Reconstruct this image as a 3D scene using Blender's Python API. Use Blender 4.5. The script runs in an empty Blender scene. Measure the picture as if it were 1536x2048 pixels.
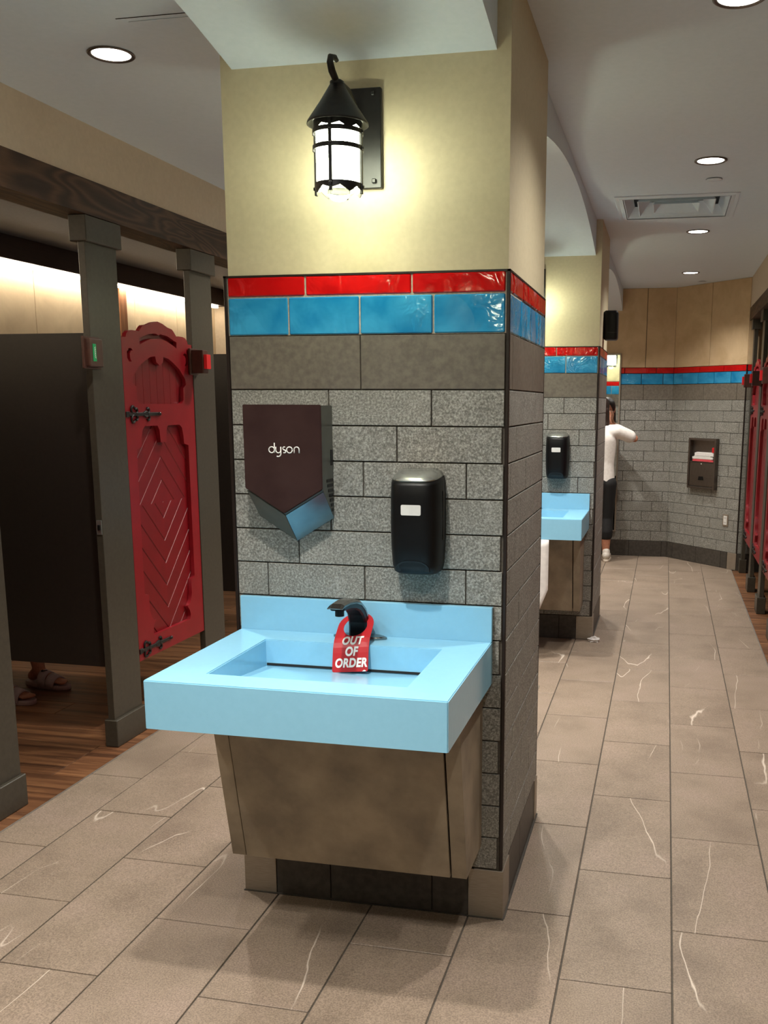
import bpy, bmesh, math, random
from mathutils import Vector, Matrix
random.seed(7)
S = bpy.context.scene
C = S.collection
PI = math.pi

# ------------------------------------------------------------------ camera
cam_d = bpy.data.cameras.new('camera')
cam = bpy.data.objects.new('camera', cam_d)
C.objects.link(cam)
S.camera = cam
cam_d.sensor_fit = 'VERTICAL'
cam_d.sensor_height = 24.0
cam_d.lens = 1915.74 / 2048 * 24.0
cam_d.shift_x = -140.82 / 2048
cam_d.shift_y = 137.41 / 2048
cam_d.clip_start = 0.02
_R = Matrix(((0.9769718, -0.2091376, -0.0422800), (0.2133400, 0.9607116, 0.1775365), (0.0034893, -0.1824682, 0.9832056)))
_rt, _fw, _up = _R.col[0], _R.col[1], _R.col[2]
cam.matrix_world = Matrix(((_rt[0], _up[0], -_fw[0], 0.42827), (_rt[1], _up[1], -_fw[1], -2.6655), (_rt[2], _up[2], -_fw[2], 1.55373), (0, 0, 0, 1)))

# ------------------------------------------------------------------ world, exposure, lamps
w = bpy.data.worlds.new('world')
S.world = w
w.use_nodes = True
w.node_tree.nodes['Background'].inputs[0].default_value = (0.5, 0.47, 0.43, 1)
w.node_tree.nodes['Background'].inputs[1].default_value = 0.02
S.view_settings.view_transform = 'Standard'
S.view_settings.look = 'None'
S.view_settings.gamma = 1
S.view_settings.use_curve_mapping = False
S.view_settings.exposure = 0.15
DOWN_W = 90.0          # ceiling downlights over the two aisles
ARCH_W = 130.0          # downlights in the arched bulkhead
LANTERN_E = 32.0       # lantern glass emission
LED_E = 27.0           # cove strip over the stalls
DOWN_C = (1.0, 0.955, 0.89)

# ------------------------------------------------------------------ helpers
def lin(c):
    return tuple(((v / 255) / 12.92 if v / 255 <= 0.04045 else ((v / 255 + 0.055) / 1.055) ** 2.4) for v in c) + (1,)

class NT:
    def __init__(s, name):
        s.m = bpy.data.materials.new(name)
        s.m.use_nodes = True
        s.t = s.m.node_tree
        s.b = s.t.nodes['Principled BSDF']
    def n(s, kind, **kw):
        nd = s.t.nodes.new(kind)
        for k, v in kw.items():
            if k.startswith('i_'):
                key = k[2:]
                nd.inputs[int(key) if key.isdigit() else key.replace('_', ' ')].default_value = v
            else:
                setattr(nd, k, v)
        return nd
    def l(s, a, b):
        s.t.links.new(a, b)
    def coord(s, rnd=True, stretch=(1, 1, 1), space='Object', rot=0.0):
        tc = s.n('ShaderNodeTexCoord')
        mp = s.n('ShaderNodeMapping')
        mp.inputs['Scale'].default_value = stretch
        mp.inputs['Rotation'].default_value = (0, 0, rot)
        s.l(tc.outputs[space], mp.inputs['Vector'])
        if rnd:
            oi = s.n('ShaderNodeObjectInfo')
            mu = s.n('ShaderNodeMath', operation='MULTIPLY')
            mu.inputs[1].default_value = 61.7
            s.l(oi.outputs['Random'], mu.inputs[0])
            cb = s.n('ShaderNodeCombineXYZ')
            for i in range(3):
                s.l(mu.outputs[0], cb.inputs[i])
            s.l(cb.outputs[0], mp.inputs['Location'])
        return mp.outputs[0]
    def noise(s, vec, scale, detail=4, rough=0.55, dist=0):
        nd = s.n('ShaderNodeTexNoise', i_Scale=scale, i_Detail=detail, i_Roughness=rough, i_Distortion=dist)
        s.l(vec, nd.inputs['Vector'])
        return nd.outputs['Fac']
    def ramp(s, fac, stops):
        r = s.n('ShaderNodeValToRGB')
        el = r.color_ramp.elements
        while len(el) < len(stops):
            el.new(0.5)
        for e, (p, c) in zip(el, stops):
            e.position = p
            e.color = c
        s.l(fac, r.inputs[0])
        return r.outputs[0]
    def mix(s, fac, a, b, mode='MIX'):
        m = s.n('ShaderNodeMix', data_type='RGBA', blend_type=mode)
        for sock, v in ((m.inputs[0], fac), (m.inputs[6], a), (m.inputs[7], b)):
            if hasattr(v, 'links') or isinstance(v, bpy.types.NodeSocket):
                s.l(v, sock)
            else:
                sock.default_value = v
        return m.outputs[2]
    def bump(s, h, strength, dist=0.01):
        b = s.n('ShaderNodeBump', i_Strength=strength, i_Distance=dist)
        s.l(h, b.inputs['Height'])
        s.l(b.outputs[0], s.b.inputs['Normal'])
    def fin(s, col=None, rough=0.5, metal=0.0, spec=0.5):
        if col is not None:
            if isinstance(col, tuple):
                s.b.inputs['Base Color'].default_value = col
            else:
                s.l(col, s.b.inputs['Base Color'])
        if isinstance(rough, (int, float)):
            s.b.inputs['Roughness'].default_value = rough
        else:
            s.l(rough, s.b.inputs['Roughness'])
        s.b.inputs['Metallic'].default_value = metal
        s.b.inputs['Specular IOR Level'].default_value = spec
        return s.m

def mottled(name, c1, c2, scale, rough=0.5, metal=0.0, bump=0.0, bdist=0.004, stretch=(1, 1, 1), lo=0.35, hi=0.65, detail=5, spec=0.5, rnd=True, tint=0.0):
    t = NT(name)
    v = t.coord(rnd, stretch)
    f = t.noise(v, scale, detail)
    col = t.ramp(f, [(lo, lin(c1)), (hi, lin(c2))])
    if tint:
        oi = t.n('ShaderNodeObjectInfo')
        mr = t.n('ShaderNodeMapRange', i_3=1 - tint, i_4=1 + tint)
        t.l(oi.outputs['Random'], mr.inputs[0])
        hs = t.n('ShaderNodeHueSaturation')
        t.l(mr.outputs[0], hs.inputs['Value'])
        t.l(col, hs.inputs['Color'])
        col = hs.outputs[0]
    if bump:
        t.bump(f, bump, bdist)
    return t.fin(col, rough, metal, spec)

def plain(name, c, rough=0.5, metal=0.0, spec=0.5):
    return mottled(name, tuple(v * 0.97 for v in c), tuple(min(255, v * 1.03) for v in c), 30, rough, metal, spec=spec)

def emit(name, c, strength, base=(250, 245, 235)):
    t = NT(name)
    t.b.inputs['Emission Color'].default_value = c
    t.b.inputs['Emission Strength'].default_value = strength
    return t.fin(lin(base), 0.5)

def stone_floor():
    t = NT('stone_floor_tile')
    v = t.coord(True)
    a = t.noise(v, 210, 3, 0.7)
    b = t.noise(v, 3.5, 5, 0.6)
    base = t.ramp(b, [(0.32, lin((160, 141, 123))), (0.5, lin((178, 158, 138))), (0.68, lin((186, 164, 146)))])
    base = t.mix(0.75, base, t.ramp(a, [(0.36, lin((96, 96, 96))), (0.64, lin((160, 160, 160)))]), 'OVERLAY')
    vv = t.coord(True, (2.3, 0.5, 1), rot=0.3)
    n1 = t.noise(vv, 1.3, 5, 0.36, 0.0)
    ab = t.n('ShaderNodeMath', operation='SUBTRACT'); ab.inputs[1].default_value = 0.52; t.l(n1, ab.inputs[0])
    a2 = t.n('ShaderNodeMath', operation='ABSOLUTE'); t.l(ab.outputs[0], a2.inputs[0])
    line = t.ramp(a2.outputs[0], [(0.0, (1, 1, 1, 1)), (0.0026, (0, 0, 0, 1))])
    n2 = t.noise(t.coord(True), 2.4, 2, 0.5)
    mask = t.ramp(n2, [(0.48, (0, 0, 0, 1)), (0.62, (1, 1, 1, 1))])
    vein = t.mix(1.0, line, mask, 'MULTIPLY')
    col = t.mix(vein, base, lin((214, 200, 184)))
    t.bump(a, 0.12, 0.002)
    return t.fin(col, 0.42, 0, 0.4)

def brick_stone():
    t = NT('grey_stone_tile')
    v = t.coord(True)
    a = t.noise(v, 170, 4, 0.75)
    b = t.noise(v, 14, 4, 0.6, 0.6)
    col = t.ramp(a, [(0.33, lin((100, 99, 93))), (0.5, lin((150, 149, 141))), (0.66, lin((204, 203, 194)))])
    sh = t.ramp(b, [(0.3, lin((174, 172, 170))), (0.7, lin((216, 215, 214)))])
    col = t.mix(0.55, col, sh, 'MULTIPLY')
    n1 = t.noise(t.coord(True, (1, 1, 1.5)), 7, 3, 0.6, 1.2)
    ab = t.n('ShaderNodeMath', operation='SUBTRACT'); ab.inputs[1].default_value = 0.5; t.l(n1, ab.inputs[0])
    a2 = t.n('ShaderNodeMath', operation='ABSOLUTE'); t.l(ab.outputs[0], a2.inputs[0])
    line = t.ramp(a2.outputs[0], [(0.0, (0.4, 0.4, 0.4, 1)), (0.02, (0, 0, 0, 1))])
    m2 = t.ramp(t.noise(v, 5, 2), [(0.5, (0, 0, 0, 1)), (0.62, (1, 1, 1, 1))])
    col = t.mix(t.mix(1.0, line, m2, 'MULTIPLY'), col, lin((190, 188, 182)))
    t.bump(a, 0.25, 0.003)
    return t.fin(col, 0.55, 0, 0.4)

def glaze(name, c1, c2):
    t = NT(name)
    v = t.coord(True)
    f = t.noise(v, 9, 3, 0.5, 0.4)
    col = t.ramp(f, [(0.3, lin(c1)), (0.7, lin(c2))])
    h1 = t.noise(v, 15, 2, 0.5, 1.0)
    mk = t.ramp(t.noise(v, 4.5, 1, 0.5), [(0.42, (0.12, 0.12, 0.12, 1)), (0.62, (1, 1, 1, 1))])
    hm = t.n('ShaderNodeMath', operation='MULTIPLY')
    t.l(h1, hm.inputs[0]); t.l(mk, hm.inputs[1])
    t.bump(hm.outputs[0], 0.55, 0.016)
    return t.fin(col, 0.08, 0, 0.6)

def wood(name, c1, c2, c3, axis=0, scale=6.0, rough=0.45, rings=True):
    t = NT(name)
    st = [14, 14, 14]
    st[axis] = 0.9
    v = t.coord(True, tuple(st))
    f = t.noise(v, scale * 0.35, 6, 0.62, 0.8)
    col = t.ramp(f, [(0.28, lin(c1)), (0.5, lin(c2)), (0.74, lin(c3))])
    oi = t.n('ShaderNodeObjectInfo')
    mr = t.n('ShaderNodeMapRange', i_3=0.72, i_4=1.18)
    t.l(oi.outputs['Random'], mr.inputs[0])
    hs = t.n('ShaderNodeHueSaturation')
    t.l(mr.outputs[0], hs.inputs['Value'])
    t.l(col, hs.inputs['Color'])
    col = hs.outputs[0]
    t.bump(f, 0.25, 0.003)
    return t.fin(col, rough, 0, 0.45)

def beam_wood():
    t = NT('dark_beam_wood')
    v = t.coord(False, (3.2, 0.55, 3.2))
    n0 = t.noise(v, 1.7, 2, 0.5, 0.5)
    wv = t.n('ShaderNodeMath', operation='MULTIPLY'); wv.inputs[1].default_value = 95.0; t.l(n0, wv.inputs[0])
    sn = t.n('ShaderNodeMath', operation='SINE'); t.l(wv.outputs[0], sn.inputs[0])
    fine = t.noise(t.coord(False, (40, 1.2, 40)), 3, 4, 0.6)
    mr = t.n('ShaderNodeMapRange', i_1=-1.0, i_2=1.0, i_3=0.0, i_4=1.0); t.l(sn.outputs[0], mr.inputs[0])
    col = t.ramp(mr.outputs[0], [(0.0, lin((62, 44, 33))), (0.6, lin((84, 61, 45))), (1.0, lin((104, 77, 56)))])
    col = t.mix(0.5, col, t.ramp(fine, [(0.3, lin((120, 110, 104))), (0.7, lin((214, 204, 196)))]), 'MULTIPLY')
    t.bump(mr.outputs[0], 0.2, 0.002)
    return t.fin(col, 0.5, 0, 0.4)

def plaster(name, c1, c2):
    t = NT(name)
    v = t.coord(True)
    f = t.noise(v, 4.5, 6, 0.6, 0.5)
    col = t.ramp(f, [(0.3, lin(c1)), (0.7, lin(c2))])
    t.bump(t.noise(v, 26, 5, 0.65, 1.0), 0.22, 0.006)
    return t.fin(col, 0.55, 0, 0.35)

M = dict(
    floor=stone_floor(), brick=brick_stone(),
    grout=mottled('dark_grout', (72, 66, 58), (88, 80, 70), 120, 0.9),
    light_grout=mottled('sand_grout', (168, 158, 140), (190, 180, 160), 120, 0.9),
    band=mottled('taupe_stone_band', (98, 91, 81), (116, 109, 97), 55, 0.5, bump=0.08, detail=8, tint=0.06),
    base=mottled('charcoal_base_tile', (58, 53, 48), (74, 69, 62), 40, 0.5, tint=0.05),
    red_glaze=glaze('red_glazed_tile', (178, 13, 16), (202, 22, 22)),
    blue_glaze=glaze('blue_glazed_tile', (20, 122, 176), (62, 160, 206)),
    trim=plain('black_brown_trim', (34, 24, 20), 0.4),
    paint=mottled('cream_wall_paint', (204, 192, 160), (210, 198, 166), 60, 0.6, bump=0.04),
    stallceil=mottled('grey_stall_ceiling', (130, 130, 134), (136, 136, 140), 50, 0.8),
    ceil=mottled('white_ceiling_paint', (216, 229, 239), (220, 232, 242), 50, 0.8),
    tanpaint=mottled('tan_soffit_paint', (200, 184, 162), (206, 190, 168), 50, 0.7),
    blue=mottled('pale_blue_solid_surface', (141, 199, 227), (143, 201, 229), 60, 0.2, spec=0.5),
    lam=mottled('concrete_brown_laminate', (122, 110, 93), (158, 144, 123), 7, 0.42, bump=0.03, detail=8),
    steel=mottled('brushed_steel', (150, 140, 126), (168, 158, 144), 30, 0.45, 0.65, stretch=(1, 1, 30)),
    gunmetal=mottled('dark_steel', (104, 96, 90), (122, 114, 106), 30, 0.36, 0.9, stretch=(30, 1, 1)),
    black=mottled('black_plastic', (9, 9, 10), (12, 12, 13), 40, 0.42, spec=0.3),
    iron=mottled('black_wrought_iron', (14, 13, 12), (24, 22, 20), 60, 0.42, bump=0.1, spec=0.5),
    darkgrey=mottled('dark_grey_plastic', (58, 57, 54), (66, 65, 61), 40, 0.35),
    dryer=mottled('bronze_gloss_panel', (54, 38, 37), (62, 45, 43), 8, 0.16, spec=0.6),
    dryerside=mottled('grey_dryer_shell', (86, 87, 80), (94, 95, 88), 20, 0.35),
    dryermetal=mottled('silver_blade_panel', (120, 138, 144), (134, 150, 156), 20, 0.22, 0.9),
    white=plain('white_plastic', (222, 220, 214), 0.3),
    letter=plain('white_print', (236, 234, 228), 0.5),
    silver=plain('satin_silver', (176, 178, 172), 0.25, 0.8),
    chrome=plain('smoked_chrome', (150, 147, 144), 0.2, 1.0),
    tagred=plain('red_card', (178, 30, 38), 0.4),
    doorred=mottled('red_door_paint', (128, 13, 24), (136, 16, 27), 12, 0.38, spec=0.45),
    doorred2=mottled('deep_red_plank_paint', (112, 7, 16), (120, 9, 19), 12, 0.4, spec=0.45, tint=0.04),
    pil=mottled('bronze_brown_laminate', (60, 55, 46), (67, 62, 52), 60, 0.38, bump=0.02),
    part=mottled('dark_brown_partition', (32, 26, 22), (37, 30, 25), 60, 0.45),
    lockbox=mottled('brown_lock_housing', (66, 40, 32), (78, 48, 38), 40, 0.4),
    plank=wood('brown_wood_plank', (62, 38, 24), (112, 74, 48), (152, 108, 72), 0, 5.0, 0.4),
    beam=beam_wood(),
    darkbeam=mottled('dark_cove_beam', (34, 20, 14), (48, 30, 22), 14, 0.55, stretch=(14, 0.6, 14)),
    strip=wood('reddish_wood_strip', (120, 76, 48), (160, 108, 72), (184, 132, 92), 2, 5.0, 0.5),
    plaster=plaster('stall_plaster', (206, 187, 158), (226, 208, 178)),
    plaster2=plaster('tan_plaster_panel', (190, 162, 124), (214, 188, 150)),
    edge=plain('aluminium_edge', (178, 170, 160), 0.35, 0.7),
    mirror=plain('mirror_glass', (235, 238, 236), 0.02, 1.0),
    glass=emit('lantern_glass', (0.95, 1.0, 0.74, 1), LANTERN_E),
    lamp=emit('downlight_lens', (1.0, 0.95, 0.86, 1), 9.0),
    led=emit('warm_led_strip', (1.0, 0.86, 0.66, 1), LED_E),
    skin=mottled('skin', (176, 118, 92), (196, 136, 108), 30, 0.5),
    shirt=mottled('white_cotton', (226, 220, 212), (238, 233, 226), 40, 0.8, bump=0.1),
    legging=mottled('black_jersey', (10, 10, 11), (16, 15, 16), 60, 0.8),
    hair=mottled('dark_brown_hair', (22, 14, 10), (52, 33, 24), 40, 0.45, stretch=(30, 30, 2), bump=0.3),
    shoe=mottled('pale_grey_mesh', (190, 182, 170), (220, 212, 202), 90, 0.7, bump=0.15),
    sole=plain('cream_rubber', (214, 200, 182), 0.6),
    slide=plain('pale_pink_slide', (188, 168, 170), 0.55),
    green=emit('green_indicator', (0.01, 0.30, 0.10, 1), 0.25, (10, 120, 62)),  # plain plastic, no lamp; a slight glow is added to the green
    redind=emit('red_indicator', (0.75, 0.02, 0.02, 1), 0.15, (176, 12, 18)),  # unlit plastic too, with a faint added glow lifting the red
    paper=plain('white_paper', (226, 222, 218), 0.8),
    pinkpaper=plain('pink_packet', (206, 74, 82), 0.6),
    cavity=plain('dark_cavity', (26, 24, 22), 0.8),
    bulb=None,
)
_g = NT('clear_bulb_glass')
_g.b.inputs['Transmission Weight'].default_value = 1.0
M['bulb'] = _g.fin(lin((240, 245, 235)), 0.05)

def me_from_bm(bm, name, mat, smooth=False):
    me = bpy.data.meshes.new(name)
    bmesh.ops.recalc_face_normals(bm, faces=bm.faces)
    bm.to_mesh(me)
    bm.free()
    me.materials.append(mat)
    if smooth:
        for p in me.polygons:
            p.use_smooth = True
    return me

def link(name, me, parent=None, loc=(0, 0, 0), rz=0.0, rot=None):
    o = bpy.data.objects.new(name, me)
    C.objects.link(o)
    o.location = loc
    o.rotation_euler = rot if rot else (0, 0, rz)
    if parent:
        o.parent = parent
    return o

def tag(o, label, cat, group=None, kind=None):
    o['label'] = label
    o['category'] = cat
    if group:
        o['group'] = group
    if kind:
        o['kind'] = kind
    return o

def struct(o, label=None, cat=None):
    o['kind'] = 'structure'
    if label:
        o['label'] = label
    if cat:
        o['category'] = cat
    return o

def thing(name, label, cat, loc=(0, 0, 0), rz=0, group=None):
    o = bpy.data.objects.new(name, None)
    C.objects.link(o)
    o.empty_display_size = 0.1
    o.location = loc
    o.rotation_euler = (0, 0, rz)
    tag(o, label, cat, group)
    o['kind'] = 'thing'
    return o

def copy_tree(o, parent=None):
    c = o.copy()
    C.objects.link(c)
    c.parent = parent
    for ch in list(o.children):
        copy_tree(ch, c)
    return c

_cache = {}
def box_me(sx, sy, sz, mat, bev=0.0, seg=1, name='box'):
    """box centred in x and z, y from 0 (face) to sy"""
    key = (round(sx, 4), round(sy, 4), round(sz, 4), mat.name, bev, seg)
    if key in _cache:
        return _cache[key]
    bm = bmesh.new()
    add_box(bm, (-sx / 2, 0, -sz / 2), (sx / 2, sy, sz / 2), bev, seg)
    _cache[key] = me_from_bm(bm, name, mat)
    return _cache[key]

def add_box(bm, a, b, bev=0.0, seg=1):
    vs = [bm.verts.new((x, y, z)) for x in (a[0], b[0]) for y in (a[1], b[1]) for z in (a[2], b[2])]
    F = [(0, 1, 3, 2), (4, 6, 7, 5), (0, 4, 5, 1), (2, 3, 7, 6), (0, 2, 6, 4), (1, 5, 7, 3)]
    fs = [bm.faces.new([vs[i] for i in f]) for f in F]
    if bev > 0:
        es = list({e for f in fs for e in f.edges})
        bmesh.ops.bevel(bm, geom=es, offset=bev, segments=seg, affect='EDGES', profile=0.5)

def box(name, a, b, mat, parent=None, bev=0.0, seg=1, loc=(0, 0, 0), rz=0.0):
    bm = bmesh.new()
    add_box(bm, a, b, bev, seg)
    return link(name, me_from_bm(bm, name, mat), parent, loc, rz)

def add_tube(bm, pts, r, n=8, cap=True, flat=None):
    pts = [Vector(p) for p in pts]
    rs = r if isinstance(r, (list, tuple)) else [r] * len(pts)
    rings = []
    up = Vector((0, 0, 1))
    prev = None
    for i, p in enumerate(pts):
        d = (pts[min(i + 1, len(pts) - 1)] - pts[max(i - 1, 0)]).normalized()
        if prev is None:
            a = d.cross(up)
            if a.length < 1e-3:
                a = d.cross(Vector((1, 0, 0)))
        else:
            a = prev - d * prev.dot(d)
        a.normalize()
        prev = a
        b = d.cross(a)
        rings.append([bm.verts.new(p + (a * math.cos(2 * PI * k / n) + b * math.sin(2 * PI * k / n)) * rs[i]) for k in range(n)])
    for i in range(len(rings) - 1):
        for k in range(n):
            bm.faces.new((rings[i][k], rings[i][(k + 1) % n], rings[i + 1][(k + 1) % n], rings[i + 1][k]))
    if cap:
        bm.faces.new(rings[0][::-1])
        bm.faces.new(rings[-1])

def tube(name, pts, r, mat, parent=None, n=8, loc=(0, 0, 0)):
    bm = bmesh.new()
    add_tube(bm, pts, r, n)
    return link(name, me_from_bm(bm, name, mat, True), parent, loc)

def add_lathe(bm, prof, n=24, centre=(0, 0, 0), close=False):
    rings = []
    cx, cy, cz = centre
    for r, z in prof:
        if r < 1e-6:
            rings.append([bm.verts.new((cx, cy, cz + z))])
        else:
            rings.append([bm.verts.new((cx + r * math.cos(2 * PI * k / n), cy + r * math.sin(2 * PI * k / n), cz + z)) for k in range(n)])
    for i in range(len(rings) - 1):
        A, B = rings[i], rings[i + 1]
        for k in range(n):
            if len(A) == 1 and len(B) == 1:
                continue
            if len(A) == 1:
                bm.faces.new((A[0], B[(k + 1) % n], B[k]))
            elif len(B) == 1:
                bm.faces.new((A[k], A[(k + 1) % n], B[0]))
            else:
                bm.faces.new((A[k], A[(k + 1) % n], B[(k + 1) % n], B[k]))
    if close:
        A, B = rings[-1], rings[0]
        for k in range(n):
            bm.faces.new((A[k], A[(k + 1) % n], B[(k + 1) % n], B[k]))

def lathe(name, prof, mat, parent=None, n=24, loc=(0, 0, 0), smooth=True, close=False):
    bm = bmesh.new()
    add_lathe(bm, prof, n, close=close)
    return link(name, me_from_bm(bm, name, mat, smooth), parent, loc)

def curve_mesh(cu, name, mat, mtx=None):
    o = bpy.data.objects.new('tmp', cu)
    C.objects.link(o)
    me = bpy.data.meshes.new_from_object(o)
    bpy.data.objects.remove(o)
    bpy.data.curves.remove(cu)
    if mtx is not None:
        me.transform(mtx)
    me.name = name
    me.materials.clear()
    me.materials.append(mat)
    for p in me.polygons:
        p.material_index = 0
    return me

def shape_me(polys, depth, name, mat, mtx=None, bev=0.0):
    cu = bpy.data.curves.new('shp', 'CURVE')
    cu.dimensions = '2D'
    cu.fill_mode = 'BOTH'
    cu.extrude = depth / 2
    cu.bevel_depth = bev
    cu.bevel_resolution = 0
    for pl in polys:
        sp = cu.splines.new('POLY')
        sp.points.add(len(pl) - 1)
        for q, p in zip(sp.points, pl):
            q.co = (p[0], p[1], 0, 1)
        sp.use_cyclic_u = True
    return curve_mesh(cu, name, mat, mtx)

def convex_me(pl, depth, name, mat, mtx, bev=0.0):
    bm = bmesh.new()
    a = [bm.verts.new((p[0], p[1], depth / 2)) for p in pl]
    b = [bm.verts.new((p[0], p[1], -depth / 2)) for p in pl]
    n = len(pl)
    bm.faces.new(a)
    bm.faces.new(b[::-1])
    for k in range(n):
        bm.faces.new((a[k], b[k], b[(k + 1) % n], a[(k + 1) % n]))
    if bev:
        bmesh.ops.bevel(bm, geom=[e for e in bm.edges if e.verts[0].co.z > 0 and e.verts[1].co.z > 0 and abs(abs(e.verts[0].co.x - e.verts[1].co.x) - abs(e.verts[0].co.y - e.verts[1].co.y)) < 0.002], offset=bev, segments=1, affect='EDGES')
    bmesh.ops.transform(bm, matrix=mtx, verts=bm.verts[:])
    return me_from_bm(bm, name, mat)

def text_me(txt, size, name, mat, mtx=None, depth=0.0004, offset=0.0, shear=0.0, sx=1.0, spacing=1.0):
    cu = bpy.data.curves.new('txt', 'FONT')
    cu.body = txt
    cu.size = size
    cu.extrude = depth
    cu.offset = offset
    cu.shear = shear
    cu.space_character = spacing
    cu.align_x = 'CENTER'
    cu.align_y = 'CENTER'
    m = Matrix.Diagonal((sx, 1, 1, 1))
    if mtx is not None:
        m = mtx @ m
    return curve_mesh(cu, name, mat, m)

FACE = Matrix(((1, 0, 0, 0), (0, 0, -1, 0), (0, 1, 0, 0), (0, 0, 0, 1)))   # 2-D (x, z) outline standing up, its +z side facing -y

def joints(s0, s1, pitch, phase):
    k = math.ceil((s0 - phase) / pitch - 1e-6)
    out = [s0]
    s = phase + k * pitch
    while s < s1 - 0.004:
        if s > s0 + 0.004:
            out.append(s)
        s += pitch
    out.append(s1)
    return out

def tile_row(parent, name, mat, org, rz, s0, s1, z0, z1, js, thick=0.010, gap=0.004, bev=0.0012, jit=0.0):
    """row of tiles on a vertical face: org = start of face, rz turns local +x along it, local -y outwards"""
    c, s = math.cos(rz), math.sin(rz)
    for a, b in zip(js[:-1], js[1:]):
        L = b - a - gap
        if L < 0.006:
            continue
        m = (a + b) / 2
        off = random.uniform(-jit, jit)
        link(name, box_me(L, thick, z1 - z0 - gap, mat, bev, 1, name), parent,
             (org[0] + c * m - s * off, org[1] + s * m + c * off, (z0 + z1) / 2), rz)

Z_BASE, COURSE = 0.160, 0.10215
Z_BR = Z_BASE + 14 * COURSE
Z_BAND, Z_BLUE, Z_RED = 1.742, 1.850, 1.908
Z_CEIL = 2.676

def tiled_face(parent, org, rz, s0, s1, ph_brick, ph_band, ph_blue, ph_red, ph_base, base_s=None):
    for r in range(14):
        zt = Z_BR - r * COURSE
        tile_row(parent, 'brick', M['brick'], org, rz, s0, s1, zt - COURSE, zt, joints(s0, s1, 0.3050, ph_brick - 0.1017 * r), jit=0.0006)
    tile_row(parent, 'band_tile', M['band'], org, rz, s0, s1, Z_BR, Z_BAND, joints(s0, s1, 0.42, ph_band), gap=0.003)
    tile_row(parent, 'blue_tile', M['blue_glaze'], org, rz, s0, s1, Z_BAND, Z_BLUE, joints(s0, s1, 0.2130, ph_blue), gap=0.005, bev=0.003, jit=0.001)
    tile_row(parent, 'red_tile', M['red_glaze'], org, rz, s0, s1, Z_BLUE, Z_RED, joints(s0, s1, 0.3130, ph_red), gap=0.005, bev=0.003, jit=0.001)
    if base_s is None:
        base_s = (s0, s1)
    tile_row(parent, 'base_tile', M['base'], org, rz, base_s[0], base_s[1], 0.0, Z_BASE, joints(base_s[0], base_s[1], 0.33, ph_base), gap=0.003)

# ------------------------------------------------------------------ floor
Y0F, Y1F = -6.2, 7.36
XL, XR = -1.893, 1.089
box('floor', (XL, Y0F, -0.12), (XR, Y1F, -0.004), M['grout'])
floor = bpy.data.objects['floor']
struct(floor, 'beige stone tile floor with dark grout along the aisles', 'floor')
cols = [-1.893, -1.660, -1.348, -1.036, -0.725, -0.413, -0.105, 0.2035, 0.5085, 0.8160, 1.089]
phs = [0.125, 0.447, 0.110, -0.225, 0.085, -0.230, 0.062, -0.270, 0.048, -0.275]
COLX0, COLX1, COLD = -0.838, 0.0, 0.785
Y2 = 3.6134
PYW = 0.6445
def diag_cut(x):
    return 7.345 if x <= 0.48 else 7.345 - (x - 0.48) * (0.695 / 0.648)
for i in range(10):
    x0, x1 = cols[i], cols[i + 1]
    ys = joints(-2.55, 7.345, PYW, phs[i])
    for a, b in zip(ys[:-1], ys[1:]):
        xm = (x0 + x1) / 2
        if b - a < 0.02:
            continue
        if x1 > 0.48 and b > diag_cut(x1):       # tiles cut along the angled wall
            pl = [(x0, a)]
            y_r = diag_cut(x1)
            xk = max(x0, 0.48)
            if y_r <= a:
                xs = 0.48 + (7.345 - a) / (0.695 / 0.648)
                pl += [(min(xs, x1), a)]
            else:
                pl += [(x1, a), (x1, min(b, y_r))]
            if b < 7.345:
                xs = 0.48 + (7.345 - b) / (0.695 / 0.648)
                if xs > x0:
                    pl += [(min(xs, x1), b), (x0, b)]
                else:
                    pl += [(x0, diag_cut(x0))]
            else:
                if xk > x0:
                    pl += [(xk, 7.345)]
                pl += [(x0, min(b, diag_cut(x0)))]
            c2 = (sum(p[0] for p in pl) / len(pl), sum(p[1] for p in pl) / len(pl))
            pl = [((p[0] - c2[0]) * 0.99, (p[1] - c2[1]) * 0.99) for p in pl]
            me = convex_me(pl, 0.004, 'floor_tile', M['floor'], Matrix.Identity(4))
            link('floor_tile', me, floor, (c2[0], c2[1], -0.002))
            continue
        bm_key = ('ft', round(x1 - x0, 3), round(b - a, 3))
        if bm_key not in _cache:
            bm = bmesh.new()
            hx, hy = (x1 - x0 - 0.005) / 2, (b - a - 0.005) / 2
            add_box(bm, (-hx, -hy, -0.010), (hx, hy, 0), 0.0012)
            _cache[bm_key] = me_from_bm(bm, 'floor_tile', M['floor'])
        link('floor_tile', _cache[bm_key], floor, (xm, (a + b) / 2, random.uniform(-0.0004, 0.0004)))
# bare stone behind the camera so that reflections and bounce light stay right
box('floor', (XL, Y0F, -0.01), (XR, -2.552, 0.0), M['floor'])
struct(bpy.data.objects['floor.001'], 'beige stone floor behind the viewpoint', 'floor')
for k, (x, side) in enumerate(((XL, 'stalls with the open door'), (XR, 'far row of stalls'))):
    o = box('trim_%d' % (k + 1), (x - 0.004, Y0F, -0.01), (x + 0.004, 7.0 if k == 0 else 6.68, 0.0015), M['edge'])
    struct(o, 'thin aluminium floor strip along the ' + side, 'trim')

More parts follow.
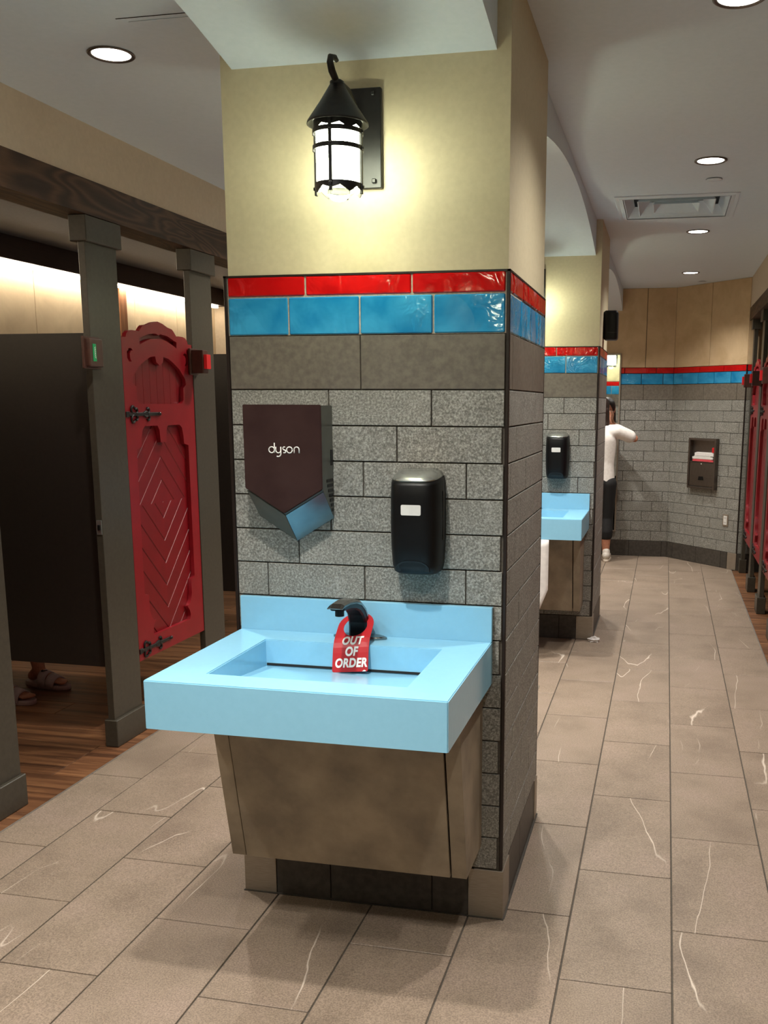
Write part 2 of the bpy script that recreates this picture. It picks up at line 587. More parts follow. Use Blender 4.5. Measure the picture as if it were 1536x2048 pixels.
def plank_floor(name, x0, x1, y0, y1, label):
    fl = box(name, (x0, y0, -0.12), (x1, y1, -0.006), M['grout'])
    struct(fl, label, 'floor')
    y = y0
    while y < y1 - 0.02:
        b = min(y + 0.18, y1)
        xs = joints(x0, x1, 1.22, x0 + random.uniform(0.1, 1.2))
        for a, c in zip(xs[:-1], xs[1:]):
            if c - a < 0.03:
                continue
            bm = bmesh.new()
            add_box(bm, (-(c - a) / 2 + 0.0012, -(b - y) / 2 + 0.0012, -0.008), ((c - a) / 2 - 0.0012, (b - y) / 2 - 0.0012, 0), 0.001)
            link('plank', me_from_bm(bm, 'plank', M['plank']), fl, ((a + c) / 2, (y + b) / 2, 0))
        y = b
plank_floor('floor_stalls_near', -3.40, XL - 0.004, -2.7, 5.2, 'brown wood plank floor of the stalls with the open door')
plank_floor('floor_stalls_far', XR + 0.004, 2.5, -1.2, 6.64, 'brown wood plank floor of the far stalls with closed red doors')

# ------------------------------------------------------------------ shell
def shell(name, a, b, mat, label, cat='wall'):
    return struct(box(name, a, b, mat), label, cat)
shell('wall_behind', (-3.5, Y0F - 0.1, 0), (2.6, Y0F, Z_CEIL), M['tanpaint'], 'plain tan wall behind the viewpoint')
# ceiling, with an opening for the air diffuser
bm = bmesh.new()
VX0, VX1, VY0, VY1 = 0.135, 0.727, 3.02, 3.63
for a, b in (((-1.95, Y0F), (1.13, VY0)), ((-1.95, VY1), (1.13, 7.45)), ((-1.95, VY0), (VX0, VY1)), ((VX1, VY0), (1.13, VY1))):
    add_box(bm, (a[0], a[1], Z_CEIL), (b[0], b[1], Z_CEIL + 0.12))
ceiling = struct(link('ceiling', me_from_bm(bm, 'ceiling', M['ceil'])), 'smooth grey-white ceiling over both aisles', 'ceiling')
# soffit walls above the stall fronts, wooden beams, stall ceilings
Z_B0, Z_B1 = 2.316, 2.456
shell('wall_left', (-2.06, Y0F, Z_B1), (-1.95, 7.45, Z_CEIL + 0.12), M['tanpaint'], 'tan painted soffit above the long dark wooden beam')
shell('wall_right', (1.13, Y0F, Z_B1 - 0.05), (1.24, 6.66, Z_CEIL + 0.12), M['tanpaint'], 'tan painted soffit above the far stalls')
shell('trim_3', (-2.10, Y0F, Z_B0), (-1.946, 5.2, Z_B1), M['beam'], 'long dark wooden beam resting on the bronze pilasters', 'beam')
shell('trim_4', (1.126, Y0F, Z_B0 - 0.02), (1.28, 6.65, Z_B1 - 0.05), M['beam'], 'dark wooden beam above the far red doors', 'beam')
XB = -3.40
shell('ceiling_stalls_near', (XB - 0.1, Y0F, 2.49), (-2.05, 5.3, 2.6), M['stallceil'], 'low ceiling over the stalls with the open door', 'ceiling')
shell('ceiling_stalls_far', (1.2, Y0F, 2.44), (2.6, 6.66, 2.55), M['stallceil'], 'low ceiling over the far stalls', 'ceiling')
wl = shell('wall_stalls_near', (XB - 0.1, Y0F, 0), (XB - 0.012, 5.3, 2.5), M['grout'], 'textured cream plaster wall at the back of the stalls, lit from above')
ys = [Y0F, -4.6, -3.4, -2.2, -1.0, 0.28, 0.90, 1.52, 2.14, 2.755, 3.375, 3.914, 4.534, 5.3]
for a, b in zip(ys[:-1], ys[1:]):
    bm = bmesh.new()
    add_box(bm, (-0.012, -(b - a) / 2 + 0.003, 0), (0, (b - a) / 2 - 0.003, 2.49), 0.002)
    link('plaster_panel', me_from_bm(bm, 'plaster_panel', M['plaster']), wl, (XB, (a + b) / 2, 0))
shell('wall_stalls_far', (2.5, Y0F, 0), (2.6, 6.66, 2.5), M['plaster2'], 'tan plaster wall at the back of the far stalls')
shell('wall_stalls_end', (XB, 5.2, 0), (-1.95, 5.3, 2.49), M['tanpaint'], 'tan end wall closing the row of stalls')
shell('wall_left_far', (-2.06, 5.2, 0), (-1.95, 7.45, Z_B1), M['tanpaint'], 'tan wall of the aisle past the stalls')
cb = shell('trim_5', (XB, -3.0, 2.355), (XB + 0.12, 5.2, 2.487), M['darkbeam'], 'dark wooden cove beam along the plaster wall of the stalls', 'beam')
led = box('led_strip', (XB + 0.050, -2.5, 2.336), (XB + 0.085, 5.1, 2.354), M['led'])
tag(led, 'warm white light strip glowing under the dark cove beam', 'light')
ws = box('wood_strip', (XB + 0.0005, 3.665, 0.0), (XB + 0.03, 3.755, 2.354), M['strip'])
tag(ws, 'upright reddish wooden strip on the glowing plaster wall', 'trim')

# end wall in three stretches: straight, angled, straight again behind the far stalls
DX, DY = 0.648, -0.695
DL = math.hypot(DX, DY)
DRZ = math.atan2(DY, DX)
# local -y of a face turned by rz points to (sin rz, -cos rz)
bw = shell('wall_back', (-1.95, 7.357, 0), (0.48, 7.45, Z_CEIL), M['grout'], 'grey stone-tiled end wall with red and blue tile bands behind the mirror')
tiled_face(bw, (0, 7.345, 0), 0, -0.90, 0.4825, 0.115, 0.19, 0.165, 0.31, 0.1)
bm = bmesh.new()
for a, b in ((-0.90, 0.2), (0.2, 0.483)):
    link('plaster_panel', box_me(b - a - 0.005, 0.012, Z_CEIL - Z_RED - 0.003, M['plaster2'], 0.002), bw, ((a + b) / 2, 7.345, (Z_CEIL + Z_RED) / 2))
bm.free()
link('plaster_panel', box_me(1.05, 0.012, Z_CEIL, M['plaster2'], 0.002), bw, (-1.425, 7.345, Z_CEIL / 2))
ax_n = Vector((math.sin(DRZ), -math.cos(DRZ), 0))
dw = bpy.data.objects.new('wall_angled', None)
bm = bmesh.new()
add_box(bm, (-0.03, 0.010, 0), (DL + 0.0, 0.10, Z_CEIL))
dw = struct(link('wall_angled', me_from_bm(bm, 'wall_angled', M['grout']), None, (0.48, 7.345, 0), DRZ), 'angled grey stone-tiled wall holding the steel dispenser and the outlet', 'wall')
tiled_face(dw, (0, 0, 0), 0, -0.001, DL - 0.008, 0.18, 0.42, 0.12, 0.354, 0.42, (-0.001, DL - 0.118))
for a, b in ((-0.002, 0.475), (0.475, DL)):
    link('plaster_panel', box_me(b - a - 0.005, 0.012, Z_CEIL - Z_RED - 0.003, M['plaster2'], 0.002), dw, ((a + b) / 2, 0, (Z_CEIL + Z_RED) / 2))
link('steel_guard', box_me(0.112, 0.012, Z_BASE, M['steel'], 0.002), dw, (DL - 0.058, -0.002, Z_BASE / 2))
link('corner_trim', box_me(0.011, 0.012, Z_RED - Z_BASE, M['trim'], 0.001), dw, (DL - 0.004, -0.001, (Z_RED + Z_BASE) / 2))
ew = shell('wall_stall_return', (1.13, 6.662, 0), (2.6, 6.75, Z_CEIL), M['grout'], 'grey tiled wall seen between the far stall pilasters')
tiled_face(ew, (1.128, 6.65, 0), 0, 0.006, 1.372, 0.1, 0.12, 0.09, 0.08, 0.12)
link('plaster_panel', box_me(1.37, 0.012, 2.44 - Z_RED, M['plaster2'], 0.002), ew, (1.815, 6.65, (2.44 + Z_RED) / 2))

# ------------------------------------------------------------------ arched bulkhead between the columns
def arch(name, ya, yb, label, half=None):
    x0, x1 = -0.793, -0.045
    zs, za = 2.462, 2.612
    n = 40
    ym, hw = (ya + yb) / 2, (yb - ya) / 2
    pts = []
    for k in range(n + 1):
        y = ya + (yb - ya) * k / n
        z = za - (za - zs) * ((y - ym) / hw) ** 2
        pts.append((y, z))
    bm = bmesh.new()
    A = [bm.verts.new((x0, y, z)) for y, z in pts]
    B = [bm.verts.new((x1, y, z)) for y, z in pts]
    At = [bm.verts.new((x0, y, Z_CEIL - 0.0005)) for y, z in pts]
    Bt = [bm.verts.new((x1, y, Z_CEIL - 0.0005)) for y, z in pts]
    for k in range(n):
        bm.faces.new((A[k], B[k], B[k + 1], A[k + 1]))
        bm.faces.new((A[k], A[k + 1], At[k + 1], At[k]))
        bm.faces.new((B[k + 1], B[k], Bt[k], Bt[k + 1]))
        bm.faces.new((At[k], At[k + 1], Bt[k + 1], Bt[k]))
    bm.faces.new((A[0], At[0], Bt[0], B[0]))
    bm.faces.new((A[n], B[n], Bt[n], At[n]))
    return struct(link(name, me_from_bm(bm, name, M['ceil'])), label, 'bulkhead')
arch('ceiling_arch', -2.82, 0.012, 'white arched bulkhead in front of the near column')
arch('ceiling_arch', COLD - 0.012, Y2 + 0.012, 'white arched bulkhead between the two columns')
arch('ceiling_arch', Y2 + COLD - 0.012, 7.345, 'white arched bulkhead between the second column and the end wall')
def arch_z(y, ya, yb):
    ym, hw = (ya + yb) / 2, (yb - ya) / 2
    return 2.612 - 0.15 * ((y - ym) / hw) ** 2

# ------------------------------------------------------------------ tiled columns
def column(y, name, label):
    col = struct(box(name, (COLX0 + 0.007, y + 0.007, 0), (COLX1 - 0.007, y + COLD - 0.007, Z_RED - 0.002), M['grout']), label, 'column')
    W = COLX1 - COLX0
    G = 0.105
    tiled_face(col, (0, y, 0), 0, COLX0 + 0.011, -0.011, -0.220, -0.427, -0.215, -0.276, -0.22, (COLX0 + G, -G))
    tiled_face(col, (0, y, 0), PI / 2, 0.011, COLD - 0.011, 0.255, 0.9, 0.214, 0.25, 0.36, (0.115, COLD - 0.06))
    tiled_face(col, (COLX1, y + COLD, 0), PI, 0.011, W - 0.011, 0.12, 0.42, 0.21, 0.27, 0.3, (G, W - G))
    tiled_face(col, (COLX0, y + COLD, 0), -PI / 2, 0.011, COLD - 0.011, 0.15, 0.4, 0.21, 0.25, 0.3, (0.06, COLD - 0.06))
    # pale grout behind the glazed rows
    box('glaze_grout', (COLX0 + 0.0045, y + 0.0045, Z_BAND + 0.001), (COLX1 - 0.0045, y + COLD - 0.0045, Z_RED - 0.001), M['light_grout'], col)
    for cx, cy in ((COLX0, y), (COLX1, y), (COLX0, y + COLD), (COLX1, y + COLD)):
        sx = 0.010 if cx == COLX0 else -0.010
        sy = 0.010 if cy == y else -0.010
        a = (min(cx, cx + sx), min(cy, cy + sy), Z_BASE)
        b = (max(cx, cx + sx), max(cy, cy + sy), Z_RED + 0.002)
        box('corner_trim', a, b, M['trim'], col, 0.0015)
        gx = G if cx == COLX0 else -G
        gy = (0.115 if cy == y else -0.06)
        bm = bmesh.new()
        e = 0.003
        ox = -e if cx == COLX0 else e
        oy = -e if cy == y else e
        add_box(bm, (min(cx + ox, cx + gx), min(cy + oy, cy + 0.01 * (1 if gy > 0 else -1)), 0.001), (max(cx + ox, cx + gx), max(cy + oy, cy + 0.01 * (1 if gy > 0 else -1)), Z_BASE - 0.003), 0.001)
        add_box(bm, (min(cx + ox, cx + 0.01 * (1 if gx > 0 else -1)), min(cy + (0.0102 if gy > 0 else -0.0102), cy + gy), 0.001), (max(cx + ox, cx + 0.01 * (1 if gx > 0 else -1)), max(cy + (0.0102 if gy > 0 else -0.0102), cy + gy), Z_BASE - 0.003), 0.001)
        link('steel_guard', me_from_bm(bm, 'steel_guard', M['steel']), col)
    bm = bmesh.new()
    for a, b in (((COLX0, y), (COLX1, y + 0.008)), ((COLX0, y + COLD - 0.008), (COLX1, y + COLD)), ((COLX0, y), (COLX0 + 0.008, y + COLD)), ((COLX1 - 0.008, y), (COLX1, y + COLD))):
        add_box(bm, (a[0], a[1], Z_RED - 0.003), (b[0], b[1], Z_RED + 0.0025))
    link('cap_trim', me_from_bm(bm, 'cap_trim', M['trim']), col)
    box('painted_shaft', (COLX0 + 0.011, y + 0.011, Z_RED), (COLX1 - 0.007, y + COLD - 0.007, Z_CEIL - 0.0005), M['paint'], col)
    bm = bmesh.new()
    for a, b in (((COLX0 - 0.006, y - 0.008), (COLX1 + 0.006, y)), ((COLX1, y), (COLX1 + 0.008, y + COLD))):
        add_box(bm, (a[0], a[1], -0.002), (b[0], b[1], 0.0025))
    link('sealant_line', me_from_bm(bm, 'sealant_line', M['base']), col)
    return col
column(0.0, 'wall_near_column', 'near square column with grey stone tiles, red and blue bands, painted cream above')
column(Y2, 'wall_far_column', 'second square column further along, tiled like the near one')

# ------------------------------------------------------------------ washbasin, one set per column
CX = -0.419
def make_sink(label):
    t = thing('sink_counter', label, 'sink', (CX, 0, 0), 0, 'wall-hung sinks on the columns')
    x0, x1, yf, yb = -0.395, 0.382, -0.5905, -0.002
    zt, zb = 0.8745, 0.7490
    ix0, ix1, iy0, iy1, iz = -0.267, 0.258, -0.500, -0.130, 0.803
    bm = bmesh.new()
    def q(x, y, z): return bm.verts.new((x, y, z))
    O = [(x0, yf), (x1, yf), (x1, yb), (x0, yb)]
    Ii = [(ix0, iy0), (ix1, iy0), (ix1, iy1), (ix0, iy1)]
    ot = [q(x, y, zt) for x, y in O]
    it = [q(x, y, zt) for x, y in Ii]
    ob = [q(x, y, zb) for x, y in O]
    ib = [q(x, y, zb) for x, y in Ii]
    for k in range(4):
        j = (k + 1) % 4
        bm.faces.new((ot[k], ot[j], it[j], it[k]))
        bm.faces.new((ob[k], ob[j], ot[j], ot[k]))
        bm.faces.new((it[k], it[j], ib[j], ib[k]))
        bm.faces.new((ib[k], ib[j], ob[j], ob[k]))
    bmesh.ops.bevel(bm, geom=[e for e in bm.edges if all(v in ot for v in e.verts) or all(v in it for v in e.verts) or (e.verts[0] in ot and e.verts[1] in ob) or (e.verts[1] in ot and e.verts[0] in ob)], offset=0.0025, segments=2, affect='EDGES')
    link('countertop', me_from_bm(bm, 'countertop', M['blue']), t)
    bm = bmesh.new()
    vs = [bm.verts.new(p) for p in ((ix0, iy0, 0.832), (ix1, iy0, 0.832), (ix1, iy1, 0.795), (ix0, iy1, 0.795), (ix0, iy0, 0.75), (ix1, iy0, 0.75), (ix1, iy1, 0.75), (ix0, iy1, 0.75))]
    for f in ((0, 1, 2, 3), (7, 6, 5, 4), (0, 4, 5, 1), (1, 5, 6, 2), (2, 6, 7, 3), (3, 7, 4, 0)):
        bm.faces.new([vs[i] for i in f])
    link('basin_ramp', me_from_bm(bm, 'basin_ramp', M['blue']), t)
    box('drain_slot', (ix0 + 0.002, iy1 - 0.002, 0.797), (ix1 - 0.002, iy1 + 0.001, 0.804), M['cavity'], t)
    box('backsplash', (x0, -0.019, zt - 0.001), (x1, -0.0015, 0.9765), M['blue'], t, 0.0015)
    return t
sink1 = make_sink('pale blue sink counter on the near column, wearing a red hang tag')

def make_cabinet(label):
    t = thing('sink_cabinet', label, 'cabinet', (CX, 0, 0), 0, 'sloping cabinets under the sinks')
    hw = 0.354
    yt, ybm, zt, zb = -0.332, -0.222, 0.7488, 0.238
    def slab(name, x0, x1, off, mat, back):
        bm = bmesh.new()
        sh = [(yt - off, zt), (ybm - off, zb), (back[1], zb), (back[0], zt)]
        a = [bm.verts.new((x0, y, z)) for y, z in sh]
        b = [bm.verts.new((x1, y, z)) for y, z in sh]
        n = len(sh)
        bm.faces.new(a)
        bm.faces.new(b[::-1])
        for k in range(n):
            bm.faces.new((a[k], a[(k + 1) % n], b[(k + 1) % n], b[k]))
        bmesh.ops.bevel(bm, geom=bm.edges[:], offset=0.0012, segments=1, affect='EDGES')
        return link(name, me_from_bm(bm, name, mat), t)
    slab('side_panel', -hw, -hw + 0.043, 0.0, M['lam'], (-0.002, -0.002))
    slab('side_panel', hw - 0.043, hw, 0.0, M['lam'], (-0.002, -0.002))
    slab('front_panel', -hw + 0.0455, hw - 0.048, 0.002, M['lam'], (yt + 0.018, ybm + 0.018))
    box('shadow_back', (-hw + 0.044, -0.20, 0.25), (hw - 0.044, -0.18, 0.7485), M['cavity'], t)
    return t
cab1 = make_cabinet('sloping brown concrete-look cabinet under the tagged blue sink')

def make_dryer(label):
    t = thing('hand_dryer', label, 'hand dryer', (0, 0, 0), 0, 'hand dryers on the columns')
    xl, xr, xm = -0.747, -0.5125, -0.630
    zt, zs, za = 1.5475, 1.3105, 1.239     # front outline: top, shoulder, tip
    ws, wa = 1.2195, 1.148                 # where the underside meets the wall
    yf = -0.100
    def poly(name, vs, fs, mat, bev=0.0):
        bm = bmesh.new()
        v = [bm.verts.new(p) for p in vs]
        for f in fs:
            bm.faces.new([v[i] for i in f])
        if bev:
            bmesh.ops.bevel(bm, geom=bm.edges[:], offset=bev, segments=2, affect='EDGES')
        return link(name, me_from_bm(bm, name, mat), t)
    def prism(name, outl, y0, y1, mat, bev=0.0):
        n = len(outl)
        vs = [(x, y0, z) for x, z in outl] + [(x, y1, z) for x, z in outl]
        fs = [tuple(range(n)), tuple(range(2 * n - 1, n - 1, -1))] + [(k, (k + 1) % n, n + (k + 1) % n, n + k) for k in range(n)]
        return poly(name, vs, fs, mat, bev)
    e = 0.002
    O = [(xl + e, zt - e), (xr - e, zt - e), (xr - e, zs), (xm, za + e), (xl + e, zs)]
    Wl = [(xl + e, zt - e), (xr - e, zt - e), (xr - e, ws), (xm, wa), (xl + e, ws)]
    vs = [(x, yf + 0.006, z) for x, z in O] + [(x, -0.001, z) for x, z in Wl]
    poly('shell', vs, [(0, 1, 2, 3, 4), (9, 8, 7, 6, 5), (0, 5, 6, 1), (1, 6, 7, 2), (2, 7, 8, 3), (3, 8, 9, 4), (4, 9, 5, 0)], M['dryerside'], 0.0015)
    prism('front_panel', [(xl, zt), (xr, zt), (xr, zs + 0.001), (xm, za + 0.001), (xl, zs + 0.001)], yf - 0.001, yf + 0.005, M['dryer'], 0.002)
    def under(name, a, b, c, d, mat, parent=None):   # thin plate lying on the underside
        A, B, Cc, D = (Vector(p) for p in (a, b, c, d))
        nrm = (B - A).cross(D - A).normalized()
        if nrm.z > 0:
            nrm = -nrm
        top = [p + nrm * 0.0004 for p in (A, B, Cc, D)]
        bot = [p + nrm * 0.0024 for p in (A, B, Cc, D)]
        return poly(name, top + bot, [(0, 1, 2, 3), (7, 6, 5, 4), (0, 4, 5, 1), (1, 5, 6, 2), (2, 6, 7, 3), (3, 7, 4, 0)], mat)
    f0 = 0.06
    def lerp(p, q, k): return tuple(p[i] + (q[i] - p[i]) * k for i in range(3))
    FR, FM, FL = (xr - e, yf + 0.006, zs), (xm, yf + 0.006, za + e), (xl + e, yf + 0.006, zs)
    WR, WM, WLf = (xr - e, -0.001, ws), (xm, -0.001, wa), (xl + e, -0.001, ws)
    under('blade_panel', lerp(FR, WR, f0), lerp(FM, WM, f0), lerp(FM, WM, 0.97), lerp(FR, WR, 0.97), M['dryermetal'])
    under('blade_panel', lerp(FL, WLf, f0), lerp(FM, WM, f0), lerp(FM, WM, 0.97), lerp(FL, WLf, 0.97), M['dryerside'])
    for k in range(7):        # intake slots on the side
        z = 1.333 - k * 0.0145
        yy = -0.060 + k * 0.0065
        box('intake_slot', (xr - 0.003, yy, z - 0.005), (xr - 0.0005, -0.006, z + 0.004), M['black'], t, 0.0008)
    box('side_button', (xr - 0.003, -0.022, 1.375), (xr - 0.0004, -0.006, 1.420), M['black'], t)
    # raised lettering
    bm = bmesh.new()
    R, st = 0.0085, 0.0018
    def arc(cx, cz, r, a0, a1, n=14): return [(cx + r * math.cos(math.radians(a0 + (a1 - a0) * k / n)), cz + r * math.sin(math.radians(a0 + (a1 - a0) * k / n))) for k in range(n + 1)]
    x = -0.0285
    strokes = []
    strokes += [arc(x, 0, R, 0, 360), [(x + R, -R), (x + R, 0.0195)]]
    x += 0.0165
    strokes += [[(x - 0.004, R), (x - 0.004, -0.001)] + arc(x + 0.0035, -0.001, 0.0075, 180, 360), [(x + 0.011, R), (x + 0.011, -0.010)] + arc(x + 0.0025, -0.0105, 0.0085, 0, -120)]
    x += 0.0215
    strokes += [arc(x, 0.0042, 0.0042, 50, 270, 8) + arc(x, -0.0042, 0.0042, 90, -130, 8)]
    x += 0.0155
    strokes += [arc(x, 0, R, 0, 360)]
    x += 0.0140
    strokes += [[(x, -R), (x, 0.001)] + arc(x + 0.0075, 0.001, 0.0075, 180, 0) + [(x + 0.015, -R)]]
    for s in strokes:
        add_tube(bm, [(xm - 0.003 + p[0], yf - 0.0008, 1.4215 + p[1]) for p in s], st, 6)
    link('lettering', me_from_bm(bm, 'lettering', M['letter'], True), t)
    return t
dry1 = make_dryer('bronze-fronted angular hand dryer on the near column above the sink')

def make_soap(label):
    t = thing('soap_dispenser', label, 'dispenser', (-0.2525, 0, 0), 0, 'black soap dispensers on the columns')
    # body: rounded-front extrusion with softly barrelled sides
    def loop(w, d, z, k=0.0):
        out = []
        n = 22
        for i in range(n + 1):
            a = PI + PI * i / n
            cxv, sxv = math.cos(a), math.sin(a)
            ex = math.copysign(abs(cxv) ** 0.52, cxv)
            ey = abs(sxv) ** 0.62
            out.append((w * ex, -d * ey, z))
        return [(w, -0.001, z)][:0] + out
    lev = [(0.060, 0.070, 1.074), (0.0665, 0.092, 1.082), (0.071, 0.100, 1.102), (0.0745, 0.103, 1.16), (0.0755, 0.104, 1.22), (0.075, 0.103, 1.29), (0.073, 0.102, 1.334), (0.0705, 0.098, 1.343)]
    bm = bmesh.new()
    rings = [[bm.verts.new((p[0], p[1], p[2] + ((p[1] + 0.05) * 0.14 if l[2] > 1.3 else 0))) for p in loop(*l)] for l in lev]
    for A, B in zip(rings[:-1], rings[1:]):
        for k in range(len(A) - 1):
            bm.faces.new((A[k], A[k + 1], B[k + 1], B[k]))
        bm.faces.new((A[-1], A[0], B[0], B[-1]))
    bm.faces.new(rings[0][::-1])
    bm.faces.new(rings[-1])
    link('body', me_from_bm(bm, 'body', M['black'], True), t)
    bm = bmesh.new()
    lev = [(0.0695, 0.0965, 1.3445), (0.068, 0.0945, 1.349), (0.060, 0.082, 1.358), (0.046, 0.060, 1.364)]
    rings = [[bm.verts.new((p[0], p[1], p[2] + (p[1] + 0.05) * 0.14)) for p in loop(*l)] for l in lev]
    for A, B in zip(rings[:-1], rings[1:]):
        for k in range(len(A) - 1):
            bm.faces.new((A[k], A[k + 1], B[k + 1], B[k]))
        bm.faces.new((A[-1], A[0], B[0], B[-1]))
    bm.faces.new(rings[-1])
    bm.faces.new(rings[0][::-1])
    link('lid', me_from_bm(bm, 'lid', M['silver'], True), t)
    rr = 0.004
    pl = []
    for sx, sy, a0 in ((1, 1, 0), (-1, 1, 90), (-1, -1, 180), (1, -1, 270)):
        for k in range(4):
            a = math.radians(a0 + 30 * k)
            pl.append((sx * (0.0285 - rr) + rr * math.cos(a), sy * (0.0145 - rr) + rr * math.sin(a)))
    link('window', shape_me([pl], 0.002, 'window', M['white'], FACE), t, (-0.0015, -0.1045, 1.2605))
    bm = bmesh.new()                                  # push bar at the foot: an arched lip
    n = 14
    def bar(r, dy):
        out = []
        for k in range(n + 1):
            x, z = 0.050 * r * math.cos(PI * k / n), 1.086 + 0.034 * r * math.sin(PI * k / n) ** 0.7
            out.append(bm.verts.new((x, -0.0965 - 0.004 * min(1, (z - 1.086) / 0.016) + 0.0075 * (x / 0.05) ** 4 - dy, z)))
        return out
    f, g = bar(1.0, -0.003), bar(0.97, 0.0016)
    bm.faces.new(g)
    bm.faces.new(f[::-1])
    for k in range(n):
        bm.faces.new((f[k], f[k + 1], g[k + 1], g[k]))
    bm.faces.new((f[n], f[0], g[0], g[n]))
    link('push_bar', me_from_bm(bm, 'push_bar', M['black']), t)
    box('side_rib', (0.0745, -0.035, 1.17), (0.0765, -0.028, 1.31), M['darkgrey'], t, 0.0008)
    return t
soap1 = make_soap('black soap dispenser with white window on the near column beside the hand dryer')

def make_faucet(label):
    t = thing('faucet', label, 'faucet', (CX - 0.004, -0.052, 0.8750), 0, 'sensor faucets on the sinks')
    bm = bmesh.new()
    n = 20
    def lens(z, k):
        out = []
        for i in range(n * 2):
            a = 2 * PI * i / (n * 2)
            x = 0.082 * k * math.cos(a)
            y = 0.029 * k * math.copysign(abs(math.sin(a)) ** 1.2, math.sin(a))
            out.append(bm.verts.new((x, y, z)))
        return out
    A, B, D = lens(0.0002, 1.0), lens(0.005, 1.0), lens(0.0085, 0.9)
    for P, Q in ((A, B), (B, D)):
        for k in range(n * 2):
            bm.faces.new((P[k], P[(k + 1) % (n * 2)], Q[(k + 1) % (n * 2)], Q[k]))
    bm.faces.new(A[::-1])
    bm.faces.new(D)
    link('base_plate', me_from_bm(bm, 'base_plate', M['chrome'], False), t)
    path = [(0.0, 0.006), (-0.002, 0.03), (-0.011, 0.060), (-0.030, 0.088), (-0.060, 0.109), (-0.100, 0.122), (-0.150, 0.130), (-0.196, 0.131)]
    wd = [0.029, 0.028, 0.0265, 0.025, 0.024, 0.023, 0.022, 0.0205]
    th = [0.021, 0.020, 0.0185, 0.017, 0.0155, 0.0135, 0.0115, 0.0095]
    bm = bmesh.new()
    rings = []
    for i, (y, z) in enumerate(path):
        a, b = path[max(i - 1, 0)], path[min(i + 1, len(path) - 1)]
        d = Vector((b[0] - a[0], b[1] - a[1])).normalized()
        nn = Vector((-d[1], d[0]))
        ring = []
        for cxv, cnv in ((-1, -0.75), (-0.8, -1), (0.8, -1), (1, -0.75), (1, 0.55), (0.62, 1), (-0.62, 1), (-1, 0.55)):
            ring.append(bm.verts.new((wd[i] * cxv, y - nn[0] * th[i] * cnv * 1.0, z - nn[1] * th[i] * cnv)))
        rings.append(ring)
    for A, B in zip(rings[:-1], rings[1:]):
        for k in range(8):
            bm.faces.new((A[k], A[(k + 1) % 8], B[(k + 1) % 8], B[k]))
    bm.faces.new(rings[0][::-1])
    bm.faces.new(rings[-1])
    link('spout', me_from_bm(bm, 'spout', M['black'], False), t)
    bm = bmesh.new()                                   # bright metal cap over the top of the spout
    rings = []
    for i in range(2, len(path)):
        y, z = path[i]
        a, b = path[max(i - 1, 0)], path[min(i + 1, len(path) - 1)]
        d = Vector((b[0] - a[0], b[1] - a[1])).normalized()
        nn = Vector((-d[1], d[0]))
        if nn[1] < 0:
            nn = -nn
        ring = []
        for cxv, cnv in ((-1.06, 0.15), (-1.04, 0.62), (-0.64, 1.12), (0.64, 1.12), (1.04, 0.62), (1.06, 0.15)):
            ring.append(bm.verts.new((wd[i] * cxv, y + nn[0] * th[i] * cnv, z + nn[1] * th[i] * cnv)))
        rings.append(ring)
    tip = [bm.verts.new((v.co.x, v.co.y - 0.022, v.co.z - (0.004 if j in (2, 3) else 0))) for j, v in enumerate(rings[-1])]
    for j in (1, 2, 3, 4):
        tip[j].co.z -= 0.007
    rings.append(tip)
    for A, B in zip(rings[:-1], rings[1:]):
        for k in range(6):
            bm.faces.new((A[k], A[(k + 1) % 6], B[(k + 1) % 6], B[k]))
    bm.faces.new(rings[0][::-1])
    bm.faces.new(rings[-1])
    link('spout_cap', me_from_bm(bm, 'spout_cap', M['chrome'], False), t)
    lathe('aerator', [(0.0, 0.104), (0.0125, 0.104), (0.0125, 0.126), (0.0, 0.126)], M['black'], t, 14, (0, -0.178, 0), False)
    return t
fau1 = make_faucet('dark curved sensor faucet holding the red hang tag')

